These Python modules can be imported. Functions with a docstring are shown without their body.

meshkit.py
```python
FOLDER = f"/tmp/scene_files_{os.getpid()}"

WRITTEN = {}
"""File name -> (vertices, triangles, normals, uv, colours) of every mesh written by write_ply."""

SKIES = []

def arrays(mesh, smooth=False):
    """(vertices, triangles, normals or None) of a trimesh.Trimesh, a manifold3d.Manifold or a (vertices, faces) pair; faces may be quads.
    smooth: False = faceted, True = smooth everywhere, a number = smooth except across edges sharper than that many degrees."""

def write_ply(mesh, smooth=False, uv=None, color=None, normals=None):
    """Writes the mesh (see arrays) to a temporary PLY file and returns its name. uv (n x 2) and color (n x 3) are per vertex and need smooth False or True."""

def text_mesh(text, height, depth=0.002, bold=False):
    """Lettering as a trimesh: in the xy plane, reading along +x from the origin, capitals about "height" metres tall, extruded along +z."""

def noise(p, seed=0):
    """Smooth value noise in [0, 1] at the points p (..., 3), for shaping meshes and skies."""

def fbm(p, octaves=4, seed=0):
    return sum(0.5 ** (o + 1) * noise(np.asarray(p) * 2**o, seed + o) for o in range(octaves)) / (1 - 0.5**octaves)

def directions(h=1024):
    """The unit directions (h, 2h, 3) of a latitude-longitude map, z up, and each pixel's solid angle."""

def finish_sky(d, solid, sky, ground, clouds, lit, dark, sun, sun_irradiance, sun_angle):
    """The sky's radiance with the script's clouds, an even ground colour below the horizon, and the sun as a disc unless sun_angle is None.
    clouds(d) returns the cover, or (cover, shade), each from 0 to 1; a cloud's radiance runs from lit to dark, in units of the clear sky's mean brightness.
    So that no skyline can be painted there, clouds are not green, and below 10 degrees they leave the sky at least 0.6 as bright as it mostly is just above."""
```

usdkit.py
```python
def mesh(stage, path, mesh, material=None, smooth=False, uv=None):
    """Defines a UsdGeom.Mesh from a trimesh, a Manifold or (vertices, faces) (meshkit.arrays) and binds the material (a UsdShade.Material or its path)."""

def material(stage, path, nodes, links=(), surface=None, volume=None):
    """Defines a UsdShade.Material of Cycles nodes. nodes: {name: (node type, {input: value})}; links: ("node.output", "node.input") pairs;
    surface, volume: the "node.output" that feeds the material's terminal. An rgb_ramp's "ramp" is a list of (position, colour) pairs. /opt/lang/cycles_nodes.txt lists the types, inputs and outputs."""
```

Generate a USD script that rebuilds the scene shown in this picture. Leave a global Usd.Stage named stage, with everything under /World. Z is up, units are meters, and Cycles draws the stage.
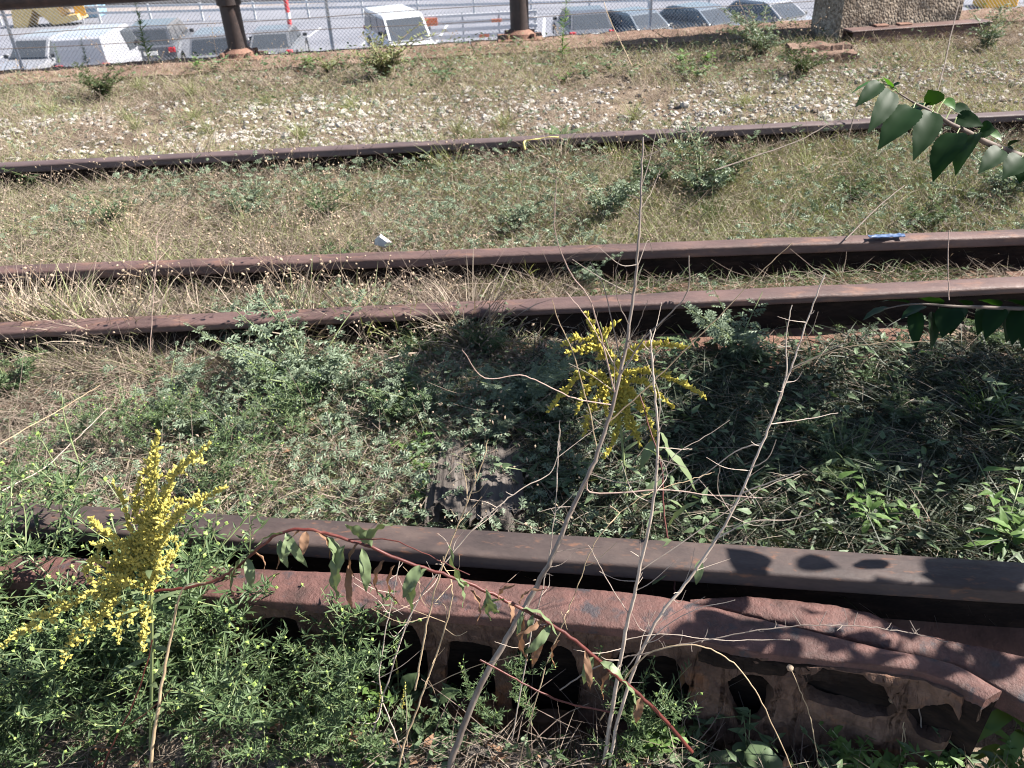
import math
import numpy as np
import trimesh
import shapely
from shapely.geometry import Polygon, box as sbox
from pxr import Usd, UsdGeom, UsdLux, UsdShade, Gf, Vt, Sdf
import usdkit, meshkit

stage = Usd.Stage.CreateInMemory()
UsdGeom.SetStageUpAxis(stage, 'Z')
UsdGeom.SetStageMetersPerUnit(stage, 1.0)
UsdGeom.Xform.Define(stage, '/World')
UsdGeom.Scope.Define(stage, '/World/Looks')
rng = np.random.default_rng(7)

# ------------------------------------------------------------------ camera
PITCH, ROLL, FPX, CAMZ = math.radians(33), math.radians(2.5), 800.0, 1.35
EXPOSURE = 1.9
F_ = np.array([0, math.cos(PITCH), -math.sin(PITCH)])
R0, U0 = np.array([1.0, 0, 0]), np.array([0, math.sin(PITCH), math.cos(PITCH)])
R_ = R0 * math.cos(ROLL) - U0 * math.sin(ROLL)
U_ = U0 * math.cos(ROLL) + R0 * math.sin(ROLL)
C_ = np.array([0, 0, CAMZ])
cam = UsdGeom.Camera.Define(stage, '/World/camera')
mat = Gf.Matrix4d(*R_, 0, *U_, 0, *(-F_), 0, *C_, 1)
cam.AddTransformOp().Set(mat)
cam.CreateHorizontalApertureAttr(36.0)
cam.CreateVerticalApertureAttr(27.0)
cam.CreateFocalLengthAttr(FPX / 1024 * 36)
cam.CreateClippingRangeAttr(Gf.Vec2f(0.05, 5000))
cam.CreateExposureAttr(EXPOSURE)
cam.CreateFStopAttr(9.0)
cam.CreateFocusDistanceAttr(1.55)


def ray(x, y):
    return R_ * (x - 512) / FPX + U_ * (384 - y) / FPX + F_


def at_z(x, y, z=0.0):
    d = ray(x, y)
    return C_ + d * (z - CAMZ) / d[2]


def at_y(x, y, Y):
    d = ray(x, y)
    return C_ + d * Y / d[1]


def at_d(x, y, dist):
    return C_ + ray(x, y) * dist


def proj(P):
    d = np.asarray(P) - C_
    w = d @ F_
    return 512 + FPX * (d @ R_) / w, 384 - FPX * (d @ U_) / w, w


# ------------------------------------------------------------------ sky and sun
SUN_AZ, SUN_EL = math.radians(3), math.radians(43)
sun_dir = np.array([math.cos(SUN_AZ) * math.cos(SUN_EL), math.sin(SUN_AZ) * math.cos(SUN_EL), math.sin(SUN_EL)])
sky = UsdLux.DomeLight.Define(stage, '/World/sky')
sky.GetPrim().SetCustomDataByKey('kind', 'structure')
skym = usdkit.material(stage, '/World/Looks/sky_look', {
    's': ('sky_texture', {'sky_type': 'single_scattering', 'sun_disc': False, 'sun_elevation': SUN_EL,
                          'sun_rotation': math.atan2(sun_dir[0], sun_dir[1]), 'air_density': 1.0, 'aerosol_density': 1.0}),
    'b': ('background_shader', {'strength': 0.05})}, [('s.color', 'b.color')], surface='b.background')
UsdShade.MaterialBindingAPI.Apply(sky.GetPrim()).Bind(skym)
sun = UsdLux.DistantLight.Define(stage, '/World/sun')
sun.CreateIntensityAttr(1.25)
sun.CreateAngleAttr(0.53)
sun.CreateNormalizeAttr(True)
sun.CreateColorAttr(Gf.Vec3f(1.0, 0.95, 0.87))
zx = sun_dir
xx = np.cross([0, 0, 1.0], zx); xx /= np.linalg.norm(xx)
yx = np.cross(zx, xx)
sun.AddTransformOp().Set(Gf.Matrix4d(*xx, 0, *yx, 0, *zx, 0, 0, 0, 20, 1))

# ------------------------------------------------------------------ helpers
_used = {}


def path_for(parent, name):
    base = f'{parent}/{name}'
    n = _used.get(base, -1) + 1
    _used[base] = n
    return base if n == 0 else f'{base}_{n:03d}'


def tag(prim, label=None, cat=None, group=None, kind=None):
    for k, v in (('label', label), ('category', cat), ('group', group), ('kind', kind)):
        if v:
            prim.SetCustomDataByKey(k, v)


def thing(name, label=None, cat=None, loc=(0, 0, 0), rz=0.0, sc=1.0, group=None, kind=None, ref=None, tilt=0.0):
    p = path_for('/World', name)
    x = UsdGeom.Xform.Define(stage, p)
    x.AddTranslateOp().Set(Gf.Vec3d(*map(float, loc)))
    x.AddRotateZOp().Set(float(math.degrees(rz)))
    x.AddRotateXOp().Set(float(math.degrees(tilt)))
    x.AddScaleOp().Set(Gf.Vec3f(float(sc), float(sc), float(sc)))
    o = x.GetPrim()
    if ref is not None:
        o.GetReferences().AddInternalReference(ref.GetPath())
        o.SetInstanceable(True)
    tag(o, label, cat, group, kind)
    return o


def part(parent, name, m, material, smooth=False, label=None, kind=None):
    p = path_for(str(parent.GetPath()) if parent is not None else '/World', name)
    pr = usdkit.mesh(stage, p, m, material, smooth=smooth).GetPrim()
    tag(pr, label, None, None, kind)
    return pr


def top(name, m, material, label=None, cat=None, group=None, kind=None, smooth=False):
    pr = part(None, name, m, material, smooth)
    tag(pr, label, cat, group, kind)
    return pr


class MB:
    """collects triangles"""
    def __init__(s):
        s.v, s.f, s.n = [], [], 0

    def add(s, v, f):
        v, f = np.asarray(v, float).reshape(-1, 3), np.asarray(f, int)
        if f.shape[1] == 4:
            f = np.vstack([f[:, [0, 1, 2]], f[:, [0, 2, 3]]])
        s.v.append(v); s.f.append(f + s.n); s.n += len(v)
        return s

    def tm(s, t):
        return s.add(t.vertices, t.faces)

    def out(s, off=None):
        v = np.vstack(s.v)
        if off is not None:
            v = v - np.asarray(off)
        return v, np.vstack(s.f)

    def box(s, lo, hi, bev=0.0):
        lo, hi = np.asarray(lo, float), np.asarray(hi, float)
        if bev <= 0:
            t = trimesh.creation.box(hi - lo); t.apply_translation((lo + hi) / 2)
            return s.tm(t)
        pts = []
        for sx in (0, 1):
            for sy in (0, 1):
                for sz in (0, 1):
                    c = np.where([sx, sy, sz], hi, lo)
                    inn = np.where([sx, sy, sz], -bev, bev)
                    for k in range(3):
                        q = c + inn; q[k] = c[k]
                        pts.append(q)
        return s.tm(trimesh.convex.convex_hull(np.array(pts)))

    def tube(s, pts, r, sides=6, cap=True):
        v, f = tube(pts, r, sides, cap)
        return s.add(v, f)


def tube(pts, r, sides=6, cap=True):
    p = np.asarray(pts, float)
    r = np.broadcast_to(np.asarray(r, float), (len(p),))
    t = np.gradient(p, axis=0)
    t /= np.linalg.norm(t, axis=1, keepdims=True) + 1e-12
    ref = np.array([0.31, 0.2, 0.93]) if abs(t[:, 2]).mean() < 0.8 else np.array([0.9, 0.4, 0.1])
    a = np.cross(t, ref); a /= np.linalg.norm(a, axis=1, keepdims=True) + 1e-12
    b = np.cross(t, a)
    ang = np.arange(sides) * 2 * np.pi / sides
    v = (p[:, None] + r[:, None, None] * (np.cos(ang)[None, :, None] * a[:, None] + np.sin(ang)[None, :, None] * b[:, None])).reshape(-1, 3)
    i, j = np.meshgrid(np.arange(len(p) - 1), np.arange(sides), indexing='ij')
    q = np.stack([i * sides + j, i * sides + (j + 1) % sides, (i + 1) * sides + (j + 1) % sides, (i + 1) * sides + j], -1).reshape(-1, 4)
    f = np.vstack([q[:, [0, 2, 1]], q[:, [0, 3, 2]]])
    if cap:
        n = len(v)
        v = np.vstack([v, p[0], p[-1]])
        k = np.arange(sides)
        f = np.vstack([f, np.stack([np.full(sides, n), k, (k + 1) % sides], 1),
                       np.stack([np.full(sides, n + 1), (len(p) - 1) * sides + (k + 1) % sides, (len(p) - 1) * sides + k], 1)])
    return v, f


def spline(pts, n=6):
    """Catmull-Rom through points"""
    p = np.asarray(pts, float)
    if len(p) < 3:
        return np.linspace(p[0], p[-1], n + 1)
    q = np.vstack([2 * p[0] - p[1], p, 2 * p[-1] - p[-2]])
    out = []
    for i in range(len(p) - 1):
        a, b, c, d = q[i:i + 4]
        for t in np.arange(n) / n:
            out.append(0.5 * (2 * b + (c - a) * t + (2 * a - 5 * b + 4 * c - d) * t * t + (3 * b - a - 3 * c + d) * t ** 3))
    out.append(p[-1])
    return np.array(out)


def unit(v):
    v = np.asarray(v, float)
    return v / (np.linalg.norm(v, axis=-1, keepdims=True) + 1e-12)


def blades(base, direc, length, width, droop, segs=3, side=None):
    """n ribbons: base n x 3, direc n x 3, droop = how far the tip falls as a share of the length"""
    n = len(base)
    d = unit(direc)
    if side is None:
        side = rng.normal(size=(n, 3))
    side = unit(np.cross(d, side))
    length, width, droop = (np.broadcast_to(np.asarray(a, float), (n,)) for a in (length, width, droop))
    V = []
    for k in range(segs):
        t = k / segs
        c = base + d * (length * t)[:, None]
        c[:, 2] -= length * droop * t * t
        w = (width * (1 - 0.55 * t) / 2)[:, None]
        V += [c - side * w, c + side * w]
    tip = base + d * length[:, None]
    tip[:, 2] -= length * droop
    V.append(tip)
    V = np.stack(V, 1)
    m = 2 * segs + 1
    F = []
    for k in range(segs - 1):
        a = 2 * k
        F += [[a, a + 1, a + 3], [a, a + 3, a + 2]]
    F.append([2 * segs - 2, 2 * segs - 1, 2 * segs])
    F = np.array(F)[None] + (np.arange(n) * m)[:, None, None]
    return V.reshape(-1, 3), F.reshape(-1, 3)


def scatter(tv, tf, X, Y, Z, T, S):
    """copies of a template with axes X, Y, Z (n x 3), translation T and scale S"""
    S = np.broadcast_to(np.asarray(S, float).reshape(-1, 1) if np.ndim(S) < 2 else np.asarray(S), (len(T), 3)) if np.ndim(S) else np.full((len(T), 3), S)
    tv = np.asarray(tv, float)
    V = (tv[None, :, 0:1] * (X * S[:, :1])[:, None] + tv[None, :, 1:2] * (Y * S[:, 1:2])[:, None] + tv[None, :, 2:3] * (Z * S[:, 2:3])[:, None]) + T[:, None]
    F = np.asarray(tf)[None] + (np.arange(len(T)) * len(tv))[:, None, None]
    return V.reshape(-1, 3), F.reshape(-1, 3)


def frames(X, up=None):
    X = unit(X)
    if up is None:
        up = rng.normal(size=X.shape)
    Y = unit(np.cross(np.broadcast_to(up, X.shape), X))
    return X, Y, np.cross(X, Y)


def leaf(L=1.0, W=0.5, ns=7, fold=0.25, curl=0.25, shape='ovate', ripple=0.0, teeth=0.0):
    """a leaf blade along +x, base at the origin, upper side +z"""
    t = np.linspace(0, 1, ns)
    if shape == 'ovate':
        w = np.sin(np.pi * t ** 0.62) ** 0.9 * (1 - 0.35 * t)
    elif shape == 'heart':
        w = np.sin(np.pi * np.clip(t, 0, 1) ** 0.62) ** 0.72 * (1 - 0.45 * np.clip((t - .7) / .3, 0, 1)) * 1.02
        w[0] = 0.12
    elif shape == 'lance':
        w = np.sin(np.pi * t ** 0.8) ** 0.8
    else:
        w = np.ones(ns)
    w = np.maximum(w, 0) * W / 2
    if teeth:
        w = w * (1 + teeth * np.where(np.arange(ns) % 2, 1, -1))
    u = np.array([-1, -0.5, 0, 0.5, 1.0])
    T, Uu = np.meshgrid(t, u, indexing='ij')
    ww = w[:, None] * np.ones(5)
    x = T * L - 0.10 * L * np.abs(Uu) * (ww / (W / 2 + 1e-9)) * 0.6
    y = Uu * ww
    z = fold * np.abs(y) - curl * L * T ** 2 + ripple * L * np.sin(T * 20) * np.abs(Uu) - 0.35 * fold * np.abs(Uu) ** 2 * ww
    v = np.stack([x, y, z], -1).reshape(-1, 3)
    i, j = np.meshgrid(np.arange(ns - 1), np.arange(4), indexing='ij')
    a = (i * 5 + j).ravel()
    f = np.vstack([np.stack([a, a + 5, a + 6], 1), np.stack([a, a + 6, a + 1], 1)])
    return v, f


def leaf_between(b, e, W, roll=0.0, **kw):
    """leaf mesh from base b to tip e (world), roll turns it about its own axis"""
    b, e = np.asarray(b, float), np.asarray(e, float)
    L = np.linalg.norm(e - b)
    curl = kw.pop('curl', 0.15)
    v, f = leaf(L, W, curl=curl, **kw)
    X = unit(e - b)
    up = np.array([0, 0, 1.0]) if abs(X[2]) < 0.95 else np.array([0, -1.0, 0])
    Y = unit(np.cross(up, X)); Z = np.cross(X, Y)
    c, s = math.cos(roll), math.sin(roll)
    Y, Z = Y * c + Z * s, Z * c - Y * s
    v[:, 2] += curl * v[:, 0]          # tip ends on e
    return v[:, :1] * X + v[:, 1:2] * Y + v[:, 2:3] * Z + b, f


OCT = (np.array([[1, 0, 0], [-1, 0, 0], [0, 1, 0], [0, -1, 0], [0, 0, 1], [0, 0, -1.0]]),
       np.array([[0, 2, 4], [2, 1, 4], [1, 3, 4], [3, 0, 4], [2, 0, 5], [1, 2, 5], [3, 1, 5], [0, 3, 5]]))
ICO = trimesh.creation.icosahedron()
NEEDLE = (np.array([[0, 0, 0], [0.45, 0.5, 0.06], [1, 0, 0], [0.45, -0.5, 0.06]]), np.array([[0, 2, 1], [0, 3, 2]]))
# lobed leaf like mugwort: a midrib with side lobes
_lv, _lf = [[0, 0.02, 0], [0, -0.02, 0], [1, 0, -0.12]], [[0, 1, 2]]
for k, (x0, ln, an) in enumerate(((0.25, 0.32, 55), (0.45, 0.42, 50), (0.68, 0.32, 42))):
    for sg in (1, -1):
        n0 = len(_lv)
        a = math.radians(an)
        ex, ey = math.cos(a) * ln, math.sin(a) * ln * sg
        px_, py_ = -math.sin(a) * 0.085 * sg * sg, math.cos(a) * 0.085 * sg
        _lv += [[x0 - 0.02, 0, -0.12 * x0 ** 2], [x0 + ex * 0.55 - px_, ey * 0.55 - py_ * 0.9, 0.03], [x0 + ex, ey, -0.07], [x0 + ex * 0.55 + px_, ey * 0.55 + py_ * 0.9, 0.03]]
        _lf += [[n0, n0 + 1, n0 + 2], [n0, n0 + 2, n0 + 3]]
n0 = len(_lv)
_lv += [[0.55, 0, -0.03], [0.8, 0.1, -0.06], [1.0, 0, -0.12], [0.8, -0.1, -0.06]]
_lf += [[n0, n0 + 2, n0 + 1], [n0, n0 + 3, n0 + 2]]
LOBED = (np.array(_lv), np.array(_lf))
SMALLLEAF = leaf(1, 0.5, ns=4, fold=0.3, curl=0.2)


# ------------------------------------------------------------------ materials
def plant_mat(name, cols, rough=0.55, trans=0.3, spec=0.35, patch=0.0, patch_scale=2.0, tr_tint=(1.0, 1.0, 0.55)):
    ramp = [(i / max(1, len(cols) - 1), c) for i, c in enumerate(cols)]
    nodes = {'g': ('geometry', {}), 'r': ('rgb_ramp', {'ramp': ramp}),
             'n': ('noise_texture', {'scale': patch_scale, 'detail': 2.0}),
             'mr': ('map_range', {'from_min': 0.3, 'from_max': 0.7, 'to_min': 1 - patch, 'to_max': 1 + patch}),
             'mu': ('vector_math', {'math_type': 'scale'}),
             'p': ('principled_bsdf', {'roughness': rough, 'specular_ior_level': spec}),
             'tc': ('mix_color', {'blend_type': 'multiply', 'fac': 1.0, 'b': tr_tint}),
             't': ('translucent_bsdf', {}), 'm': ('mix_closure', {'fac': trans})}
    links = [('g.random_per_island', 'r.fac'), ('g.position', 'n.vector'), ('n.fac', 'mr.value'), ('r.color', 'mu.vector1'), ('mr.result', 'mu.scale'),
             ('mu.vector', 'p.base_color'), ('mu.vector', 'tc.a'), ('tc.result', 't.color'), ('p.BSDF', 'm.closure1'), ('t.BSDF', 'm.closure2')]
    return usdkit.material(stage, '/World/Looks/' + name, nodes, links, surface='m.closure')


def surf_mat(name, stops, scale=8, detail=6, rough=(0.6, 0.85), bump=0.3, bump_scale=60, bump_dist=0.004, metallic=0.0, spec=0.4, stretch=(1, 1, 1), spots=None, dist=0.0, bumpk=None):
    """patchy weathered surface in object space; spots = (colour, scale, threshold low, high)"""
    nodes = {'tc': ('texture_coordinate', {}), 'mp': ('mapping', {'scale': stretch}),
             'n': ('noise_texture', {'scale': scale, 'detail': float(detail), 'roughness': 0.65, 'distortion': dist}),
             'r': ('rgb_ramp', {'ramp': stops}),
             'n2': ('noise_texture', {'scale': bump_scale, 'detail': 5.0, 'roughness': 0.7}),
             'rr': ('map_range', {'from_min': 0.3, 'from_max': 0.7, 'to_min': rough[0], 'to_max': rough[1]}),
             'b': ('bump', {'strength': bump, 'distance': bump_dist}),
             'p': ('principled_bsdf', {'metallic': metallic, 'specular_ior_level': spec})}
    links = [('tc.object', 'mp.vector'), ('mp.vector', 'n.vector'), ('mp.vector', 'n2.vector'), ('n.fac', 'r.fac'), ('n2.fac', 'rr.value'), ('rr.result', 'p.roughness'),
             ('n2.fac', 'b.height'), ('b.normal', 'p.normal')]
    col = 'r.color'
    if spots:
        c, s, lo, hi = spots
        nodes['n3'] = ('noise_texture', {'scale': s, 'detail': 4.0, 'roughness': 0.6})
        nodes['s3'] = ('map_range', {'from_min': lo, 'from_max': hi})
        nodes['mx'] = ('mix_color', {'b': c})
        links += [('mp.vector', 'n3.vector'), ('n3.fac', 's3.value'), ('s3.result', 'mx.fac'), (col, 'mx.a')]
        col = 'mx.result'
    links.append((col, 'p.base_color'))
    return usdkit.material(stage, '/World/Looks/' + name, nodes, links, surface='p.BSDF')


def plain(name, col, rough=0.5, metallic=0.0, spec=0.5, coat=0.0, var=0.12, scale=6.0):
    nodes = {'tc': ('texture_coordinate', {}), 'n': ('noise_texture', {'scale': scale, 'detail': 4.0}),
             'mr': ('map_range', {'from_min': 0.3, 'from_max': 0.7, 'to_min': 1 - var, 'to_max': 1 + var}),
             'mu': ('vector_math', {'math_type': 'scale', 'vector1': col}),
             'p': ('principled_bsdf', {'roughness': rough, 'metallic': metallic, 'specular_ior_level': spec, 'coat_weight': coat})}
    return usdkit.material(stage, '/World/Looks/' + name, nodes, [('tc.object', 'n.vector'), ('n.fac', 'mr.value'), ('mr.result', 'mu.scale'), ('mu.vector', 'p.base_color')], surface='p.BSDF')


rust_near = surf_mat('rust_near_rail', [(0.25, (0.018, 0.0125, 0.012)), (0.5, (0.042, 0.029, 0.027)), (0.75, (0.075, 0.052, 0.045))], scale=14, bump=0.5, bump_scale=120, bump_dist=0.002,
                     stretch=(0.45, 1, 1), spots=((0.13, 0.06, 0.035), 60, 0.58, 0.75), rough=(0.55, 0.8))
rust_mid = surf_mat('rust_mid_rail', [(0.25, (0.04, 0.025, 0.023)), (0.5, (0.08, 0.048, 0.044)), (0.75, (0.125, 0.075, 0.066))], scale=9, detail=11, bump=0.8, bump_scale=90, bump_dist=0.003,
                    stretch=(0.4, 1, 1), spots=((0.16, 0.085, 0.06), 26, 0.54, 0.72), rough=(0.5, 0.75))
rust_far = surf_mat('rust_far_rail', [(0.25, (0.04, 0.028, 0.029)), (0.5, (0.075, 0.052, 0.052)), (0.75, (0.11, 0.078, 0.076))], scale=9, bump=0.4, bump_scale=80, bump_dist=0.002,
                    stretch=(0.4, 1, 1), rough=(0.5, 0.75))
rust_pink = surf_mat('rust_cast_iron', [(0.25, (0.024, 0.013, 0.011)), (0.40, (0.056, 0.027, 0.023)), (0.56, (0.098, 0.045, 0.038)), (0.8, (0.145, 0.071, 0.058))], scale=14, detail=12, bump=0.9, bump_scale=130, bump_dist=0.004,
                     spots=((0.035, 0.028, 0.032), 22, 0.56, 0.66), rough=(0.55, 0.8))
rust_crust = surf_mat('rust_flaking_crust', [(0.25, (0.025, 0.015, 0.013)), (0.5, (0.06, 0.038, 0.031)), (0.75, (0.11, 0.068, 0.05))], scale=16, bump=1.0, bump_scale=55, bump_dist=0.012,
                      stretch=(0.6, 1, 2.0), spots=((0.27, 0.12, 0.05), 11, 0.58, 0.72), rough=(0.75, 0.95), spec=0.2)
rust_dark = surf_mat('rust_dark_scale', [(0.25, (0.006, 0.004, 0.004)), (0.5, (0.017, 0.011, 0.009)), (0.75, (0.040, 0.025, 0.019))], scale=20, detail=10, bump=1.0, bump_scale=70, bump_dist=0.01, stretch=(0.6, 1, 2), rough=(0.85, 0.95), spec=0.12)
rust_plate = surf_mat('rust_plate', [(0.25, (0.07, 0.042, 0.032)), (0.5, (0.15, 0.082, 0.062)), (0.75, (0.23, 0.14, 0.105))], scale=7, bump=0.8, bump_scale=40, bump_dist=0.008, rough=(0.8, 0.95), spec=0.2)
paint_black = surf_mat('post_old_paint', [(0.3, (0.014, 0.010, 0.011)), (0.55, (0.03, 0.02, 0.019)), (0.75, (0.08, 0.042, 0.034))], scale=10, bump=0.4, bump_scale=60, rough=(0.45, 0.75))
concrete_agg = None
soil = None

# exposed aggregate
nodes = {'tc': ('texture_coordinate', {}), 'v': ('voronoi_texture', {'scale': 55.0, 'randomness': 1.0}),
         'sep': ('separate_color', {}), 'r': ('rgb_ramp', {'ramp': [(0, (0.11, 0.085, 0.065)), (0.4, (0.20, 0.16, 0.125)), (0.75, (0.31, 0.26, 0.21)), (1, (0.16, 0.125, 0.10))]}),
         'n': ('noise_texture', {'scale': 5.0, 'detail': 5.0}), 'mr': ('map_range', {'from_min': 0.3, 'from_max': 0.7, 'to_min': 0.75, 'to_max': 1.15}),
         'mu': ('vector_math', {'math_type': 'scale'}), 'bm': ('bump', {'strength': 0.8, 'distance': 0.008, 'invert': True}),
         'p': ('principled_bsdf', {'roughness': 0.9, 'specular_ior_level': 0.2})}
concrete_agg = usdkit.material(stage, '/World/Looks/exposed_aggregate', nodes,
    [('tc.object', 'v.vector'), ('v.color', 'sep.color'), ('sep.r', 'r.fac'), ('tc.object', 'n.vector'), ('n.fac', 'mr.value'), ('mr.result', 'mu.scale'), ('r.color', 'mu.vector1'),
     ('mu.vector', 'p.base_color'), ('v.distance', 'bm.height'), ('bm.normal', 'p.normal')], surface='p.BSDF')
coping_mat = surf_mat('coping_stained', [(0.25, (0.075, 0.046, 0.036)), (0.5, (0.15, 0.097, 0.075)), (0.75, (0.24, 0.175, 0.14))], scale=5, bump=0.9, bump_scale=45, bump_dist=0.012, rough=(0.85, 0.95), spec=0.15)
soil = surf_mat('soil_and_litter', [(0.25, (0.055, 0.042, 0.033)), (0.45, (0.12, 0.09, 0.068)), (0.6, (0.19, 0.15, 0.115)), (0.8, (0.27, 0.23, 0.18))], scale=5, detail=10, bump=1.0, bump_scale=38, bump_dist=0.02,
                rough=(0.9, 1.0), spec=0.1, spots=((0.09, 0.085, 0.05), 3.5, 0.55, 0.7))
asphalt = surf_mat('asphalt_lot', [(0.3, (0.125, 0.128, 0.15)), (0.6, (0.17, 0.173, 0.2))], scale=0.35, bump=0.2, bump_scale=30, rough=(0.6, 0.8), spec=0.3)
dirt_lot = surf_mat('pale_dirt', [(0.3, (0.17, 0.15, 0.145)), (0.6, (0.24, 0.21, 0.205))], scale=0.5, bump=0.2, bump_scale=10, rough=(0.9, 1), spec=0.1)
concrete_wall = surf_mat('concrete_wall', [(0.3, (0.22, 0.20, 0.18)), (0.6, (0.34, 0.31, 0.28))], scale=1.5, bump=0.3, bump_scale=20)
stone_white = plant_mat('gravel_stone', [(0.30, 0.28, 0.26), (0.52, 0.49, 0.46), (0.62, 0.59, 0.57), (0.42, 0.36, 0.32), (0.58, 0.54, 0.52)], rough=0.9, trans=0.0, spec=0.15)
stone_dark = plant_mat('ballast_stone', [(0.10, 0.085, 0.075), (0.17, 0.14, 0.12), (0.24, 0.19, 0.17), (0.13, 0.115, 0.11)], rough=0.9, trans=0.0, spec=0.2)
straw = plant_mat('straw', [(0.25, 0.205, 0.165), (0.40, 0.345, 0.275), (0.54, 0.48, 0.40), (0.32, 0.285, 0.22), (0.64, 0.59, 0.51)], trans=0.2, rough=0.7, spec=0.2, patch=0.25, patch_scale=1.6, tr_tint=(1, 0.9, 0.7))
straw_green = plant_mat('grass_yellow_green', [(0.22, 0.235, 0.115), (0.32, 0.33, 0.17), (0.42, 0.41, 0.25), (0.25, 0.265, 0.125)], trans=0.3, patch=0.2, patch_scale=1.8)
grass_green = plant_mat('grass_green', [(0.085, 0.115, 0.05), (0.125, 0.155, 0.07), (0.16, 0.185, 0.09), (0.21, 0.215, 0.12)], trans=0.3, patch=0.2)
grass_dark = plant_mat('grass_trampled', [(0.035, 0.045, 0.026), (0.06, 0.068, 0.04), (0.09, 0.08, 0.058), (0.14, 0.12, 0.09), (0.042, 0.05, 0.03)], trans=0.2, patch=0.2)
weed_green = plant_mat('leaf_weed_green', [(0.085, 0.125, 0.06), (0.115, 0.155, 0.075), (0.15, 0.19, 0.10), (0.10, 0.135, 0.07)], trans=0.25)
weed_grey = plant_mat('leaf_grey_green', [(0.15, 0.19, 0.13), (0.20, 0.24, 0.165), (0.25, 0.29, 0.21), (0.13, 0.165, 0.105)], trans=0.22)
weed_bright = plant_mat('leaf_bright_green', [(0.10, 0.17, 0.045), (0.14, 0.215, 0.06), (0.18, 0.25, 0.08)], trans=0.35)
aster_green = plant_mat('leaf_fine_green', [(0.07, 0.11, 0.045), (0.10, 0.145, 0.06), (0.135, 0.18, 0.08), (0.19, 0.22, 0.12)], trans=0.25)
bud_green = plant_mat('bud_green', [(0.24, 0.33, 0.09), (0.32, 0.40, 0.12)], trans=0.15)
yellow_flower = plant_mat('floret_yellow', [(0.50, 0.45, 0.12), (0.70, 0.66, 0.22), (0.82, 0.79, 0.44), (0.60, 0.56, 0.16), (0.84, 0.83, 0.60)], trans=0.35, rough=0.6, tr_tint=(1, 0.95, 0.4))
dull_flower = plant_mat('floret_dull_yellow', [(0.46, 0.40, 0.08), (0.64, 0.57, 0.12), (0.72, 0.67, 0.25), (0.55, 0.50, 0.13)], trans=0.35, rough=0.6, tr_tint=(1, 0.95, 0.4))
heart_leaf = plant_mat('leaf_sapling', [(0.010, 0.028, 0.009), (0.014, 0.036, 0.012), (0.02, 0.046, 0.015)], trans=0.25, rough=0.5, spec=0.13, tr_tint=(1.6, 1.7, 0.35))
heart_bright = plant_mat('leaf_sapling_young', [(0.045, 0.12, 0.02), (0.06, 0.14, 0.025)], trans=0.4, rough=0.45, tr_tint=(1.3, 1.3, 0.4))
lance_leaf = plant_mat('leaf_lance_grey', [(0.13, 0.17, 0.085), (0.17, 0.205, 0.11), (0.115, 0.15, 0.075)], trans=0.25, rough=0.5)
dead_leaf = plant_mat('leaf_withered', [(0.20, 0.115, 0.07), (0.30, 0.19, 0.12), (0.38, 0.26, 0.17), (0.15, 0.085, 0.055)], trans=0.25, rough=0.8, tr_tint=(1, 0.8, 0.6))
bark_grey = surf_mat('stalk_grey_bark', [(0.3, (0.10, 0.077, 0.066)), (0.6, (0.21, 0.17, 0.145))], scale=30, bump=0.6, bump_scale=150, bump_dist=0.001, stretch=(1, 1, 0.3))
bark_pale = surf_mat('stalk_pale', [(0.3, (0.22, 0.17, 0.14)), (0.6, (0.38, 0.315, 0.265))], scale=30, bump=0.4, bump_scale=150, bump_dist=0.001)
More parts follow.
